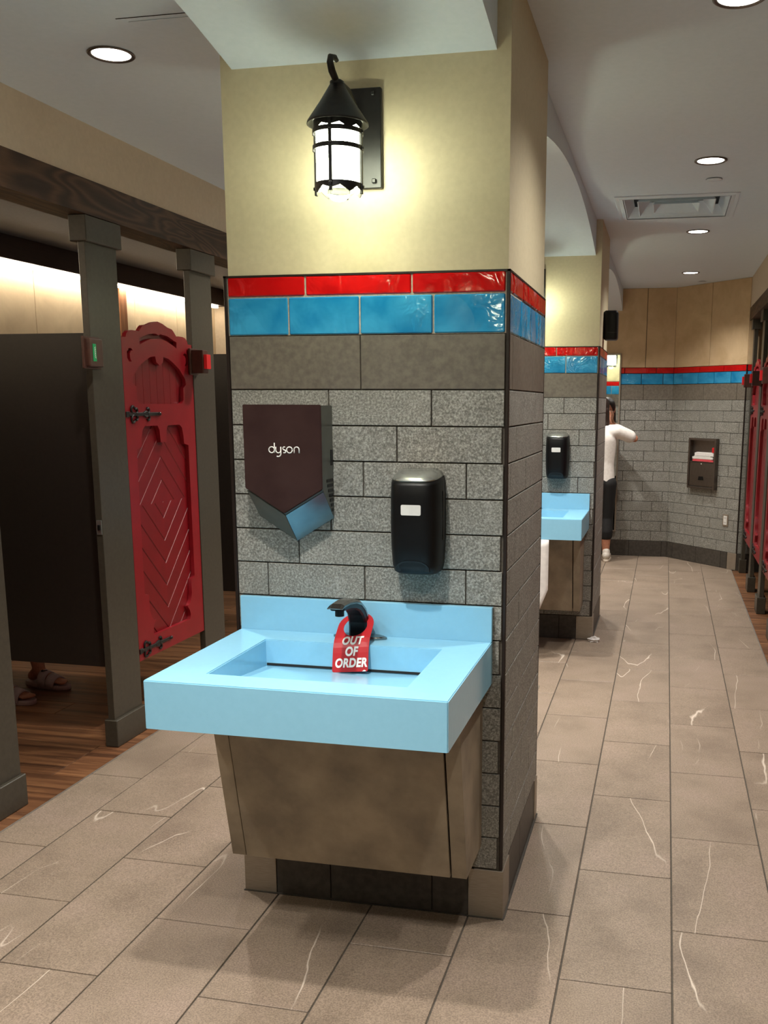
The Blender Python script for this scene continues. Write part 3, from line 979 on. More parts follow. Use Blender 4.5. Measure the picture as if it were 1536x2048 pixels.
# red hang tag around the faucet
def make_tag():
    org = Vector((-0.418, -0.166, 0.803))
    t = thing('hang_tag', 'red card hanging on the faucet neck printed OUT OF ORDER', 'sign', org)
    prof = [(0.0, 0.0, 0.0), (0.055, 0.0185, 0.0515), (0.070, 0.0245, 0.0652), (0.085, 0.0330, 0.0777), (0.100, 0.0440, 0.0880), (0.115, 0.0565, 0.0963), (0.205, 0.1335, 0.1430)]   # along the card: forward offset, height
    def bend(me, lift=0.0):
        for v in me.vertices:
            x, a, h = v.co
            for p, q in zip(prof[:-1], prof[1:]):
                if a <= q[0] or q is prof[-1]:
                    f = (a - p[0]) / (q[0] - p[0])
                    y, z = p[1] + (q[1] - p[1]) * f, p[2] + (q[2] - p[2]) * f
                    d = Vector((q[1] - p[1], q[2] - p[2])).normalized()
                    break
            hh = h + lift
            v.co = (x * 0.996 - a * 0.06, y - d[1] * hh, z + d[0] * hh + x * 0.095)
        me.update()
        return me
    L, hw = 0.205, 0.0535
    cz = L - hw
    out = [(-hw + 0.004, 0), (hw - 0.004, 0), (hw, 0.004), (hw, cz)]
    out += [(hw * math.cos(PI * k / 16), cz + hw * math.sin(PI * k / 16)) for k in range(1, 16)]
    out += [(-hw, cz), (-hw, 0.004)]
    hr = 0.035
    hole = [(hr * math.cos(2 * PI * k / 28), cz - 0.005 + hr * 1.12 * math.sin(2 * PI * k / 28)) for k in range(28)][::-1]
    me = shape_me([out, hole], 0.0012, 'card', M['tagred'])
    bm = bmesh.new()
    bm.from_mesh(me)
    for a in (0.055, 0.0625, 0.070, 0.0775, 0.085, 0.0925, 0.100, 0.1075, 0.115):
        bmesh.ops.bisect_plane(bm, geom=bm.verts[:] + bm.edges[:] + bm.faces[:], plane_co=(0, a, 0), plane_no=(0, 1, 0))
    bm.to_mesh(me)
    bm.free()
    link('card', bend(me), t)
    for word, z in (('OUT', 0.0895), ('OF', 0.0570), ('ORDER', 0.0245)):
        link('lettering', bend(text_me(word, 0.0345, 'lettering', M['letter'], Matrix.Translation((0.002, z, 0)), 0.0002, 0.0015, 0.12, 0.80, 1.08), 0.0019), t)
    link('worn_corner', bend(shape_me([[(0.036, 0.0004), (0.046, 0.0004), (0.048, 0.003), (0.042, 0.005)]], 0.0004, 'worn_corner', M['letter']), 0.0008), t)
make_tag()

def make_lantern(label, group='iron lanterns on the columns'):
    t = thing('wall_lantern', label, 'lantern', (CX, 0, 0), 0, group)
    ay = -0.186
    y0 = 0.010
    box('wall_plate', (-0.060, y0 - 0.016, 2.130), (0.061, y0 - 0.001, 2.387), M['iron'], t, 0.002)
    box('plate_bolt', (0.035, y0 - 0.024, 2.142), (0.047, y0 - 0.016, 2.154), M['iron'], t, 0.002)
    box('plate_bolt', (0.035, y0 - 0.022, 2.366), (0.045, y0 - 0.016, 2.376), M['iron'], t, 0.002)
    bm = bmesh.new()                                   # bracket arm ending in a scroll
    add_tube(bm, [(0, -0.004, 2.30), (0, -0.05, 2.335), (0, -0.10, 2.352), (0, -0.15, 2.352), (0, -0.186, 2.345)], 0.0085, 8)
    add_tube(bm, [(0, ay + 0.002, 2.340), (0, ay - 0.012, 2.352), (-0.003, ay - 0.028, 2.366), (-0.005, ay - 0.036, 2.384), (-0.004, ay - 0.034, 2.396), (0.002, ay - 0.020, 2.399), (0.006, ay - 0.012, 2.392)], [0.008, 0.009, 0.010, 0.009, 0.008, 0.007, 0.005], 8)
    link('bracket_arm', me_from_bm(bm, 'bracket_arm', M['iron'], True), t)
    bm = bmesh.new()
    add_lathe(bm, [(0.010, -0.009), (0.018, -0.004), (0.018, 0.004), (0.010, 0.009)], 16, (0, ay, 2.345), True)
    link('collar', me_from_bm(bm, 'collar', M['iron'], True), t)
    lathe('roof', [(0.0001, 2.352), (0.013, 2.350), (0.045, 2.299), (0.0775, 2.252), (0.0785, 2.246), (0.0745, 2.247), (0.010, 2.333), (0.0001, 2.336)], M['iron'], t, 32, (0, ay, 0))
    def scallop(name, r, ztop, base, amp, k0, up=False):
        bm = bmesh.new()
        n = 96
        top, bot = [], []
        for k in range(n):
            a = 2 * PI * k / n
            ph = (k / n * 8) % 1
            tri = abs(ph - 0.5) * 2
            big = abs(((k / n * 4 + 0.0) % 1) - 0.5) * 2
            d = base + amp * (0.55 * tri + 0.45 * (1 - big) ** 0.5)
            c, s = math.cos(a - PI / 2), math.sin(a - PI / 2)
            top.append((c, s, ztop))
            bot.append((c, s, ztop - d))
        for ro in (r, r - 0.0015):
            pass
        A = [bm.verts.new((r * c, r * s, z)) for c, s, z in top]
        B = [bm.verts.new((r * c, r * s, z)) for c, s, z in bot]
        A2 = [bm.verts.new(((r - 0.0015) * c, (r - 0.0015) * s, z)) for c, s, z in top]
        B2 = [bm.verts.new(((r - 0.0015) * c, (r - 0.0015) * s, z)) for c, s, z in bot]
        for k in range(n):
            j = (k + 1) % n
            bm.faces.new((A[k], A[j], B[j], B[k]))
            bm.faces.new((A2[j], A2[k], B2[k], B2[j]))
            bm.faces.new((B[k], B[j], B2[j], B2[k]))
            bm.faces.new((A[j], A[k], A2[k], A2[j]))
        return link(name, me_from_bm(bm, name, M['iron']), t, (0, ay, 0))
    scallop('top_collar', 0.0615, 2.254, 0.008, 0.018, 0)
    scallop('bottom_collar', 0.0615, 2.104, 0.004, 0.022, 0)
    lathe('glass_cylinder', [(0.053, 2.103), (0.056, 2.105), (0.056, 2.249), (0.053, 2.250), (0.053, 2.103)], M['glass'], t, 32, (0, ay, 0))
    for z in (2.2275, 2.1885):
        bm = bmesh.new()
        add_lathe(bm, [(0.0615, -0.0055), (0.0645, -0.0055), (0.0645, 0.0055), (0.0615, 0.0055)], 36, (0, ay, z), True)
        link('hoop', me_from_bm(bm, 'hoop', M['iron'], False), t)
    for k in range(4):
        a = -PI / 2 + k * PI / 2
        c, s = math.cos(a), math.sin(a)
        bm = bmesh.new()
        add_box(bm, (-0.0045, -0.0645, 2.078), (0.0045, -0.0575, 2.250), 0.001)
        for zz in (2.2275, 2.1885, 2.095):
            add_box(bm, (-0.004, -0.068, zz - 0.004), (0.004, -0.064, zz + 0.004), 0.001)
        link('strap', me_from_bm(bm, 'strap', M['iron']), t, (0, ay, 0), a + PI / 2)
    lathe('bulb', [(0.0001, 2.062), (0.016, 2.065), (0.027, 2.075), (0.030, 2.087), (0.027, 2.100), (0.020, 2.104)], M['bulb'], t, 24, (0, ay, 0))
    return t
lan1 = make_lantern('black iron lantern with conical roof glowing on the near column')

def repeat(src, dy, label, rz=0.0, loc=None):
    c = copy_tree(src)
    c['label'] = label
    c.location = loc if loc else (src.location.x, src.location.y + dy, src.location.z)
    c.rotation_euler = (0, 0, rz)
    return c
repeat(sink1, Y2, 'pale blue sink counter on the second column, partly hidden by the near column')
repeat(cab1, Y2, 'sloping brown cabinet under the sink of the second column')
repeat(dry1, Y2, 'hand dryer on the second column, behind the near column')
repeat(soap1, Y2, 'black soap dispenser on the second column above its blue sink')
repeat(fau1, Y2, 'dark faucet on the sink of the second column')
repeat(lan1, Y2, 'iron lantern on the front of the second column, only its plate edge showing')
repeat(lan1, 0, 'iron lantern on the back of the second column, seen in the mirror', PI, (CX, Y2 + COLD, 0))

repeat(lan1, 0, 'iron lantern on the back of the near column, out of sight', PI, (CX, COLD, 0))
rc = struct(box('wall_rear_column', (COLX0, -3.605, 0), (COLX1, -2.82, Z_RED), M['band']), 'square tiled column behind the viewpoint', 'column')
box('painted_shaft', (COLX0 + 0.01, -3.595, Z_RED), (COLX1 - 0.01, -2.83, Z_CEIL - 0.0005), M['paint'], rc)
repeat(lan1, 0, 'unseen iron lantern on the column behind the viewpoint, added as frontal fill light', PI, (CX, -2.82, 0))  # out of view; added to brighten the near column and cabinet

# white cloth hanging from the front edge of the second sink
bm = bmesh.new()
def cloth_pts(y):
    pts = []
    for i in range(9):
        x = -0.44 + 0.21 * i / 8
        row = []
        zb_ = 0.30 + max(0.0, (x + 0.285)) * 2.6 + (0.02 if x < -0.36 else 0)
        for j in range(9):
            z = 0.748 + (zb_ - 0.748) * j / 8
            row.append((x, y + 0.006 * math.sin(i * 1.9) * (j / 8), z))
        pts.append(row)
    return pts
A = [[bm.verts.new(p) for p in r] for r in cloth_pts(Y2 - 0.597)]
B = [[bm.verts.new(p) for p in r] for r in cloth_pts(Y2 - 0.592)]
for i in range(8):
    for j in range(8):
        bm.faces.new((A[i][j], A[i][j + 1], A[i + 1][j + 1], A[i + 1][j]))
        bm.faces.new((B[i][j], B[i + 1][j], B[i + 1][j + 1], B[i][j + 1]))
for i in range(8):
    bm.faces.new((A[i][0], A[i + 1][0], B[i + 1][0], B[i][0]))
    bm.faces.new((A[i][8], B[i][8], B[i + 1][8], A[i + 1][8]))
    bm.faces.new((A[0][i], B[0][i], B[0][i + 1], A[0][i + 1]))
    bm.faces.new((A[8][i], A[8][i + 1], B[8][i + 1], B[8][i]))
tag(link('hanging_cloth', me_from_bm(bm, 'hanging_cloth', M['paper'], True)), 'white cloth hanging below the front edge of the second sink', 'cloth')

# black box on the side of the second column
t = thing('air_freshener', 'black rounded air freshener box high on the side of the second column', 'dispenser', (0, 4.0, 2.065))
box('housing', (-0.0065, -0.065, -0.096), (0.088, 0.065, 0.094), M['black'], t, 0.018, 4)
box('back_plate', (-0.0068, -0.055, -0.085), (0.004, 0.055, 0.085), M['darkgrey'], t, 0.002)
box('front_seam', (0.020, -0.0655, -0.050), (0.084, -0.064, -0.0485), M['darkgrey'], t)

# ------------------------------------------------------------------ stalls
def strap_hinge_me():
    bm = bmesh.new()
    add_box(bm, (0.0, -0.006, -0.013), (0.03, 0.0, 0.013), 0.002)
    add_box(bm, (0.02, -0.007, -0.008), (0.285, 0.0, 0.008), 0.002)
    def curl(x, s, r, dirx):
        pts = []
        for k in range(11):
            a = math.radians(-90 + 250 * k / 10)
            rr = r * (1 - 0.05 * k)
            pts.append((x + dirx * rr * math.cos(a), -0.004, s * (0.004 + r + rr * math.sin(a))))
        add_tube(bm, pts, 0.0055, 6)
    for s in (1, -1):
        curl(0.060, s, 0.020, -1)
        curl(0.085, s, 0.014, 1)
        curl(0.190, s, 0.015, 1)
        add_tube(bm, [(0.15, -0.004, s * 0.004), (0.17, -0.004, s * 0.012), (0.185, -0.004, s * 0.010)], 0.005, 6)
    add_lathe(bm, [(0.0001, -0.006), (0.012, -0.004), (0.012, 0.004), (0.0001, 0.006)], 10, (0.29, -0.004, 0))
    bmesh.ops.create_uvsphere(bm, u_segments=8, v_segments=6, radius=0.009, matrix=Matrix.Translation((0.30, -0.004, 0)))
    return me_from_bm(bm, 'strap_hinge', M['iron'], False)

DW, DZ0 = 0.660, 0.336
def clip_poly(poly, a, b, c):     # keep a*x + b*y <= c
    out = []
    for i in range(len(poly)):
        p, q = poly[i], poly[(i + 1) % len(poly)]
        dp, dq = a * p[0] + b * p[1] - c, a * q[0] + b * q[1] - c
        if dp <= 0:
            out.append(p)
        if dp * dq < 0:
            k = dp / (dp - dq)
            out.append((p[0] + (q[0] - p[0]) * k, p[1] + (q[1] - p[1]) * k))
    return out
def make_door(label):
    t = thing('door_1', label, 'door', (0, 0, 0), 0, 'red carved stall doors')
    t['kind'] = 'structure'
    h = DW / 2
    top = [(h, DZ0), (h, 1.841), (0.292, 1.842), (0.286, 1.857), (0.266, 1.871), (0.240, 1.876), (0.197, 1.876), (0.175, 1.874), (0.150, 1.896), (0.135, 1.905), (0.092, 1.911), (0.045, 1.925), (0.0, 1.932)]
    outl = [(x, z) for x, z in top] + [(-x, z) for x, z in top[-2::-1]]
    back = [(h - 0.004, DZ0 + 0.004), (h - 0.004, 1.80), (0.27, 1.845), (0.18, 1.86), (0, 1.88)]
    back = back + [(-x, z) for x, z in back[-2::-1]]
    def sym(half):            # half listed from the centre top round to the centre bottom
        return half + [(-x, z) for x, z in half[::-1]]
    low = sym([(0.028, 1.36), (0.034, 1.42), (0.050, 1.441), (0.168, 1.441), (0.190, 1.425), (0.201, 1.39), (0.206, 1.345), (0.250, 1.335), (0.252, 0.655), (0.245, 0.645), (0.214, 0.640), (0.213, 0.566), (0.200, 0.530), (0.180, 0.508), (0.160, 0.505), (0.182, 0.480), (0.190, 0.455), (0.184, 0.432)])
    arch_h = sym([(0.0, 1.727), (0.030, 1.740), (0.040, 1.768), (0.085, 1.762), (0.127, 1.746), (0.190, 1.716), (0.247, 1.668), (0.252, 1.640), (0.238, 1.630), (0.224, 1.624), (0.222, 1.565), (0.205, 1.547), (0.185, 1.544)])
    arch_h = [p for i, p in enumerate(arch_h) if i == 0 or p != arch_h[i - 1]]
    eye = sym([(0.0, 1.868), (0.024, 1.874), (0.088, 1.869), (0.155, 1.850), (0.176, 1.846), (0.172, 1.815), (0.145, 1.826), (0.075, 1.846), (0.0, 1.852)])
    eye = [p for i, p in enumerate(eye) if i == 0 or p != eye[i - 1]]
    def crescent(s):
        pts = [(0.236, 1.786), (0.252, 1.796), (0.270, 1.794), (0.288, 1.778), (0.288, 1.750), (0.274, 1.734), (0.250, 1.734), (0.262, 1.748), (0.264, 1.770), (0.252, 1.784)]
        return [(s * x, z) for x, z in pts]
    holes = [low, arch_h, eye, crescent(1), crescent(-1)]
    link('carved_face', shape_me([outl] + holes, 0.020, 'carved_face', M['doorred'], Matrix.Translation((h, 0.010, 0)) @ FACE), t)
    link('backing', shape_me([back], 0.008, 'backing', M['doorred2'], Matrix.Translation((h, 0.0300, 0)) @ FACE), t)
    zc = 1.067
    g = 0.0014
    for sx in (1, -1):
        for up in (1, -1):
            rect = [(0.0, zc), (0.262, zc), (0.262, 1.452), (0.0, 1.452)] if up == 1 else [(0.0, 0.425), (0.262, 0.425), (0.262, zc), (0.0, zc)]
            ks = [zc + 0.111 * i for i in range(0, 8)] if up == 1 else [zc - 0.0795 - 0.113 * i + (0.0795 if i == 0 else 0) for i in range(0, 10)]
            if up == -1:
                ks = [zc] + [0.988 - 0.113 * i for i in range(0, 9)]
            for a, b in zip(ks[:-1], ks[1:]):
                p = rect
                if up == 1:      # a <= z + x <= b
                    p = clip_poly(p, 1, 1, b - g)
                    p = clip_poly(p, -1, -1, -(a + g))
                else:            # b <= z - x <= a
                    p = clip_poly(p, -1, 1, a - g)
                    p = clip_poly(p, 1, -1, -(b + g))
                if len(p) < 3:
                    continue
                p = [(sx * x, z) for x, z in p]
                if sx < 0:
                    p = p[::-1]
                link('plank', convex_me(p, 0.004, 'plank', M['doorred2'], Matrix.Translation((h, 0.0230, 0)) @ FACE, 0.0025), t)
    for k in range(8):
        x0 = -0.256 + 0.064 * k
        box('slat', (h + x0 + 0.001, 0.0212, 1.54), (h + x0 + 0.063, 0.0255, 1.772), M['doorred2'], t)
    hm = strap_hinge_me()
    link('strap_hinge', hm, t, (0.0, 0.0, 1.497))
    link('strap_hinge', hm, t, (0.0, 0.0, 0.384))
    return t

def make_pilaster(label, w=0.250):
    t = thing('pilaster', label, 'pilaster', (0, 0, 0), 0, 'bronze pilasters between the stalls')
    box('post', (-w / 2 + 0.006, 0.0, 0.0), (w / 2 - 0.006, 0.032, 2.316), M['pil'], t, 0.0015)
    box('shoe', (-w / 2 - 0.004, -0.016, 0.0005), (w / 2 + 0.004, 0.048, 0.127), M['pil'], t, 0.003)
    box('capital', (-w / 2 - 0.010, -0.020, 2.210), (w / 2 + 0.010, 0.060, 2.3155), M['pil'], t, 0.003)
    return t

XPL = -1.970
pil_y = [-0.60, 0.307, 1.205, 2.113, 3.020, 3.930]
names_p = ['bronze pilaster outside the frame before the open stall', 'bronze pilaster cut by the photo edge, at the hinge of the open door',
           'bronze pilaster carrying the green vacant lock, beside the red door', 'bronze pilaster with the red lock, on the far edge of the red door',
           'bronze pilaster mostly hidden behind the near column', 'bronze pilaster hidden deep behind the near column']
p0 = make_pilaster(names_p[0])
for i, y in enumerate(pil_y):
    p = p0 if i == 0 else copy_tree(p0)
    p['label'] = names_p[i]
    p.location = (XPL, y, 0)
    p.rotation_euler = (0, 0, PI / 2)
XPR = 1.165
pr_y = [6.565, 5.655, 4.785, 3.885, 2.985, 2.085, 1.185]
names_r = ['bronze pilaster of the far stalls against the grey tiled wall', 'second bronze pilaster of the far stalls from the end wall',
           'third bronze pilaster of the far stalls from the end wall', 'bronze pilaster of the far stalls at the photo edge', 'bronze pilaster of the far stalls just outside the photo edge', 'bronze pilaster of the long-aisle stalls level with the gap between the columns', 'bronze pilaster of the long-aisle stalls level with the near column']
for i, y in enumerate(pr_y):
    p = copy_tree(p0)
    p['label'] = names_r[i]
    p.location = (XPR, y, 0)
    p.rotation_euler = (0, 0, -PI / 2)
    p.scale = ((0.11 if i == 0 else 0.175) / 0.25, 1, 1)

d0 = make_door('carved red stall door standing closed beside the hand dryer column')
d0.location = (XPL - 0.004, 1.331, 0)
d0.rotation_euler = (0, 0, PI / 2)
d = copy_tree(d0)
d.name = 'door_2'
d['label'] = 'red stall door swung open inward, only its edge showing'
d.location = (XPL - 0.030, 0.462, 0)
d.rotation_euler = (0, 0, PI + 0.03)
for k, (y, wd_, lab) in enumerate(((6.500, 0.745, 'red door of the far stalls closest to the grey tiled wall'), (5.558, 0.675, 'red door of the far stalls, second from the end wall'), (4.688, 0.70, 'red door of the far stalls, third from the end wall'), (3.788, 0.70, 'red door of the far stalls just outside the photo edge'), (2.888, 0.70, 'red door of the long-aisle stalls level with the floor drain'), (1.988, 0.70, 'red door of the long-aisle stalls just past the near column'))):
    d = copy_tree(d0)
    d.name = 'door_%d' % (k + 3)
    d['label'] = lab
    d.location = (XPR + 0.006, y, 0)
    d.rotation_euler = (0, 0, -PI / 2)
    d.scale = (wd_ / 0.66, 1, 1)

# partitions between the stalls
def partition(x0, x1, y, label):
    t = thing('partition', label, 'partition', (0, y, 0), 0, 'dark partitions between the stalls')
    box('panel', (min(x0, x1), -0.0125, 0.342), (max(x0, x1), 0.0125, 1.848), M['part'], t, 0.0015)
    s = 1 if x1 > x0 else -1
    for z in (0.45, 1.05, 1.70):
        box('bracket', (min(x1 - s * 0.03, x1 + s * 0.0), -0.018, z - 0.02), (max(x1 - s * 0.03, x1), 0.018, z + 0.02), M['steel'], t, 0.001)
    return t
for y, lab in ((0.307, 'dark partition at the near side of the open stall'), (1.205, 'dark partition inside the open stall, feet visible beneath it'), (2.113, 'dark partition behind the red door stall'), (3.02, 'dark partition behind the near column'), (3.93, 'furthest dark partition behind the near column')):
    partition(XPL - 0.036, XB + 0.035, y, lab)
for y, lab in ((5.655, 'partition between the two far stalls by the end wall'), (4.785, 'partition inside the far stalls, third pilaster'), (3.885, 'partition inside the far stalls at the photo edge'), (2.985, 'partition inside the long-aisle stalls outside the photo edge'), (2.085, 'partition inside the long-aisle stalls level with the floor drain'), (1.185, 'partition inside the long-aisle stalls level with the near column')):
    partition(XPR + 0.036, 2.495, y, lab)

# lock indicators
def lock(loc, face, prot, wid, ind_y, ind_w, col, label, txt=None, rz=PI / 2):
    t = thing('lock_indicator', label, 'lock', loc, rz, 'stall lock indicators')
    # local: x along the stall front, -y outwards
    box('housing', (-wid / 2, -prot, -0.058), (wid / 2, 0.0, 0.058), M['lockbox'], t, 0.004, 2)
    box('mounting_flange', (-wid / 2 - 0.012, -0.012, -0.066), (wid / 2 + 0.012, 0.0, 0.066), M['lockbox'], t, 0.002)
    box('indicator', (ind_y - ind_w / 2, -prot - (0.003 if txt else 0.016), -0.036), (ind_y + ind_w / 2, -prot + 0.001, 0.036), M[col], t, 0.0008)
    if txt:
        link('lettering', text_me(txt, 0.012, 'lettering', M['letter'], Matrix.Translation((ind_y, -prot - 0.0035, 0)) @ FACE @ Matrix.Rotation(-PI / 2, 4, 'Z'), 0.0002, 0.0002), t)
    return t
lock((XPL, 1.075, 1.757), 0, 0.032, 0.098, -0.016, 0.022, 'green', 'brown lock box showing a green vacant strip', 'VACANT')
lock((XPL, 1.985, 1.757), 0, 0.075, 0.060, 0.004, 0.044, 'redind', 'brown lock box showing a red strip beside the carved red door')
for y, lab in ((6.42, 'lock box with red strip on the far stall by the tiled wall'), (5.58, 'lock box with red strip on the second far stall'), (4.72, 'lock box with red strip on the third far stall')):
    lock((XPR, y, 1.757), 0, 0.075, 0.060, 0.0, 0.044, 'redind', lab, None, -PI / 2)
t = thing('door_latch', 'small chrome latch keeper on the open stall pilaster', 'latch', (XPL - 0.016, 1.0850, 1.010))
box('plate', (-0.012, -0.003, -0.032), (0.014, 0.001, 0.032), M['silver'], t, 0.001)
box('keeper', (-0.004, -0.008, -0.012), (0.008, -0.002, 0.012), M['black'], t, 0.001)

# ------------------------------------------------------------------ ceiling fittings
DOWN_BASE = None
def downlight(x, y, z, label, watts, group):
    t = thing('downlight', label, 'light', (x, y, z), 0, group)
    lathe('trim_ring', [(0.062, -0.0005), (0.075, -0.0005), (0.076, -0.004), (0.071, -0.007), (0.062, -0.004)], M['gunmetal'], t, 32, close=True)
    lathe('lens', [(0.0001, -0.003), (0.0615, -0.0025), (0.0615, -0.001), (0.0001, -0.001)], M['lamp'], t, 32)
    ld = bpy.data.lights.new('downlight_lamp', 'SPOT')
    ld.energy = watts
    ld.color = DOWN_C
    ld.spot_size = math.radians(128)
    ld.spot_blend = 1.0
    ld.shadow_soft_size = 0.035
    lo = bpy.data.objects.new('lamp', ld)
    C.objects.link(lo)
    lo.parent = t
    lo.location = (0, 0, -0.012)
for i, (y, lab) in enumerate(((-3.55, 'unseen ceiling downlight well behind the viewpoint, added as frontal fill light'), (-1.60, 'round ceiling downlight behind the viewpoint over the stone aisle'), (0.372, 'round downlight cut by the top edge of the photo'), (2.25, 'round downlight before the square ceiling diffuser'), (4.175, 'round downlight just past the square ceiling diffuser'), (6.25, 'furthest round downlight, near the angled end wall'))):  # first of the row is out of view, added to light the fronts
    downlight(0.580, y, Z_CEIL, lab, DOWN_W, 'downlights over the long aisle')
for i, (y, lab) in enumerate(((-3.45, 'unseen downlight well behind the viewpoint by the stalls, added as frontal fill light'), (-1.50, 'round downlight behind the viewpoint by the open stall'), (0.42, 'round downlight over the aisle beside the wooden beam'), (2.35, 'round downlight hidden past the near column'), (4.27, 'round downlight far behind the near column'))):  # its first lamp is likewise unseen, added as fill from the front
    downlight(-1.402, y, Z_CEIL, lab, DOWN_W, 'downlights over the stall aisle')
for y, ya, yb, lab in ((-0.95, -2.82, 0.012, 'downlight in the bulkhead in front of the near column'), (-1.87, -2.82, 0.012, 'downlight in the bulkhead behind the viewpoint'),
                       (1.74, COLD, Y2, 'downlight in the bulkhead just past the near column'), (2.66, COLD, Y2, 'downlight in the bulkhead before the second column'),
                       (5.35, Y2 + COLD, 7.345, 'downlight in the bulkhead past the second column'), (6.40, Y2 + COLD, 7.345, 'downlight in the bulkhead above the mirror')):
    downlight(CX, y, arch_z(y, ya, yb) - 0.004, lab, ARCH_W, 'downlights in the arched bulkhead')

t = thing('ceiling_diffuser', 'square white air diffuser with nested louvres in the ceiling', 'vent', ((VX0 + VX1) / 2, (VY0 + VY1) / 2, Z_CEIL))
def ring_me(ho, hi, z_o, z_i, th, mat):
    bm = bmesh.new()
    def sq(h, z): return [bm.verts.new((sx * h, sy * h * 1.03, z)) for sx, sy in ((-1, -1), (1, -1), (1, 1), (-1, 1))]
    A, B, C2, D2 = sq(ho, z_o), sq(hi, z_i), sq(hi - th, z_i), sq(ho - th, z_o)
    for P, Q in ((A, B), (B, C2), (C2, D2), (D2, A)):
        for k in range(4):
            bm.faces.new((P[k], P[(k + 1) % 4], Q[(k + 1) % 4], Q[k]))
    return me_from_bm(bm, 'ring', mat)
link('frame', ring_me(0.338, 0.296, -0.001, -0.010, 0.004, M['ceil']), t)
link('frame_lip', ring_me(0.337, 0.335, -0.0008, -0.006, 0.042, M['ceil']), t)
link('louvre_ring', ring_me(0.290, 0.250, -0.006, 0.055, 0.005, M['ceil']), t)
link('louvre_ring', ring_me(0.215, 0.160, -0.008, 0.060, 0.005, M['ceil']), t)
link('louvre_ring', ring_me(0.130, 0.070, -0.008, 0.060, 0.005, M['ceil']), t)
bm = bmesh.new()
add_box(bm, (-0.296, -0.305, 0.13), (0.296, 0.305, 0.14))
link('plenum', me_from_bm(bm, 'plenum', M['darkgrey']), t)
for x, y, lab in ((0.612, 2.645, 'flat round sprinkler cover before the ceiling diffuser'), (0.700, 6.90, 'flat round sprinkler cover near the end wall')):
    t = thing('sprinkler_cover', lab, 'sprinkler', (x, y, Z_CEIL), 0, 'sprinkler covers')
    lathe('cover_plate', [(0.0001, -0.006), (0.038, -0.006), (0.041, -0.004), (0.0001, -0.004)], M['ceil'], t, 28)
    lathe('stem', [(0.030, -0.004), (0.030, -0.0005)], M['cavity'], t, 24)
t = thing('access_panel', 'flush ceiling access panel outlined by thin dark joints', 'panel', (-1.0, 0.165, Z_CEIL))
box('panel', (-0.200, 0.020, -0.0025), (0.200, 0.38, -0.0003), M['ceil'], t, 0.0008)
box('joint', (-0.226, -0.008, -0.0012), (0.200, -0.004, -0.0003), M['cavity'], t)
t = thing('stall_vent', 'grey square vent in the low stall ceiling at the photo edge', 'vent', (-2.66, 1.30, 2.49))
box('frame', (-0.15, -0.15, -0.008), (0.15, 0.15, -0.0005), M['ceil'], t, 0.002)
for k in range(7):
    box('slat', (-0.125, -0.120 + k * 0.035, -0.014), (0.125, -0.095 + k * 0.035, -0.008), M['darkgrey'], t)
t = thing('stall_ceiling_disc', 'small round fitting on the low stall ceiling beside the column', 'light', (-2.45, 3.35, 2.49))
lathe('plate', [(0.0001, -0.012), (0.07, -0.012), (0.085, -0.0005), (0.0001, -0.0005)], M['ceil'], t, 28)

# ------------------------------------------------------------------ end wall fittings
t = thing('wall_mirror', 'tall framed mirror on the end wall beside the person', 'mirror', (CX, 7.334, 0))
t.rotation_euler = (-0.004, 0, -0.006)
box('glass', (-0.368, -0.012, 0.262), (0.368, -0.004, 2.036), M['mirror'], t).rotation_euler = (-0.008, 0, -0.016)
for a, b in (((-0.381, 0.250), (-0.366, 2.049)), ((0.366, 0.250), (0.381, 2.049)), ((-0.366, 0.250), (0.366, 0.265)), ((-0.366, 2.034), (0.366, 2.049))):
    box('frame_bar', (a[0], -0.018, a[1]), (b[0], -0.0005, b[1]), M['steel'], t, 0.0015)

def on_diag(name, label, cat, s, z):
    p = Vector((0.48, 7.345, 0)) + Vector((DX / DL, DY / DL, 0)) * s
    return thing(name, label, cat, (p.x, p.y, z), DRZ)
t = on_diag('towel_dispenser', 'dark steel recessed dispenser with an open shelf on the angled wall', 'dispenser', 0.480, 0.983)
hw, hh = 0.182, 0.244
for a, b in (((-hw, -hh), (-hw + 0.022, hh)), ((hw - 0.022, -hh), (hw, hh)), ((-hw + 0.022, hh - 0.022), (hw - 0.022, hh)), ((-hw + 0.022, -hh), (hw - 0.022, -hh + 0.022))):
    box('frame_bar', (a[0], -0.046, a[1]), (b[0], -0.002, b[1]), M['gunmetal'], t, 0.002)
box('back_plate', (-hw + 0.022, -0.006, -hh + 0.022), (hw - 0.022, -0.002, hh - 0.022), M['gunmetal'], t)
dd = box('door', (-hw + 0.026, -0.040, -hh + 0.026), (hw - 0.026, -0.034, 0.012), M['gunmetal'], t, 0.0015)
lathe('lock', [(0.0001, 0.0), (0.007, 0.0), (0.007, 0.006), (0.0001, 0.006)], M['silver'], dd, 12, (0, -0.0405, -0.004)).rotation_euler = (PI / 2, 0, 0)
link('pull', shape_me([[(-0.035, 0.0), (0.035, 0.0), (0.026, 0.035), (-0.026, 0.035)]], 0.004, 'pull', M['black'], FACE), dd, (0, -0.0425, -0.158))
box('shelf', (-hw + 0.023, -0.044, 0.014), (hw - 0.023, -0.006, 0.019), M['gunmetal'], t)
def on_shelf(name, label, cat, x0, x1, z0, z1, mat, detail):
    p = Vector((0.48, 7.345, 0)) + Vector((DX / DL, DY / DL, 0)) * 0.480
    q = thing(name, label, cat, (p.x, p.y, 0.983), DRZ, 'supplies on the steel shelf')
    box('body', (x0, -0.042, z0), (x1, -0.010, z1), M[mat], q, 0.003)
    if detail:
        box('lid', (x0 + 0.02, -0.0415, z1), (x1 - 0.03, -0.012, z1 + 0.006), M[mat], q, 0.002)
    return q
on_shelf('packet', 'pink flat packet at the bottom of the dispenser shelf', 'packet', -0.125, 0.150, 0.0195, 0.036, 'pinkpaper', True)
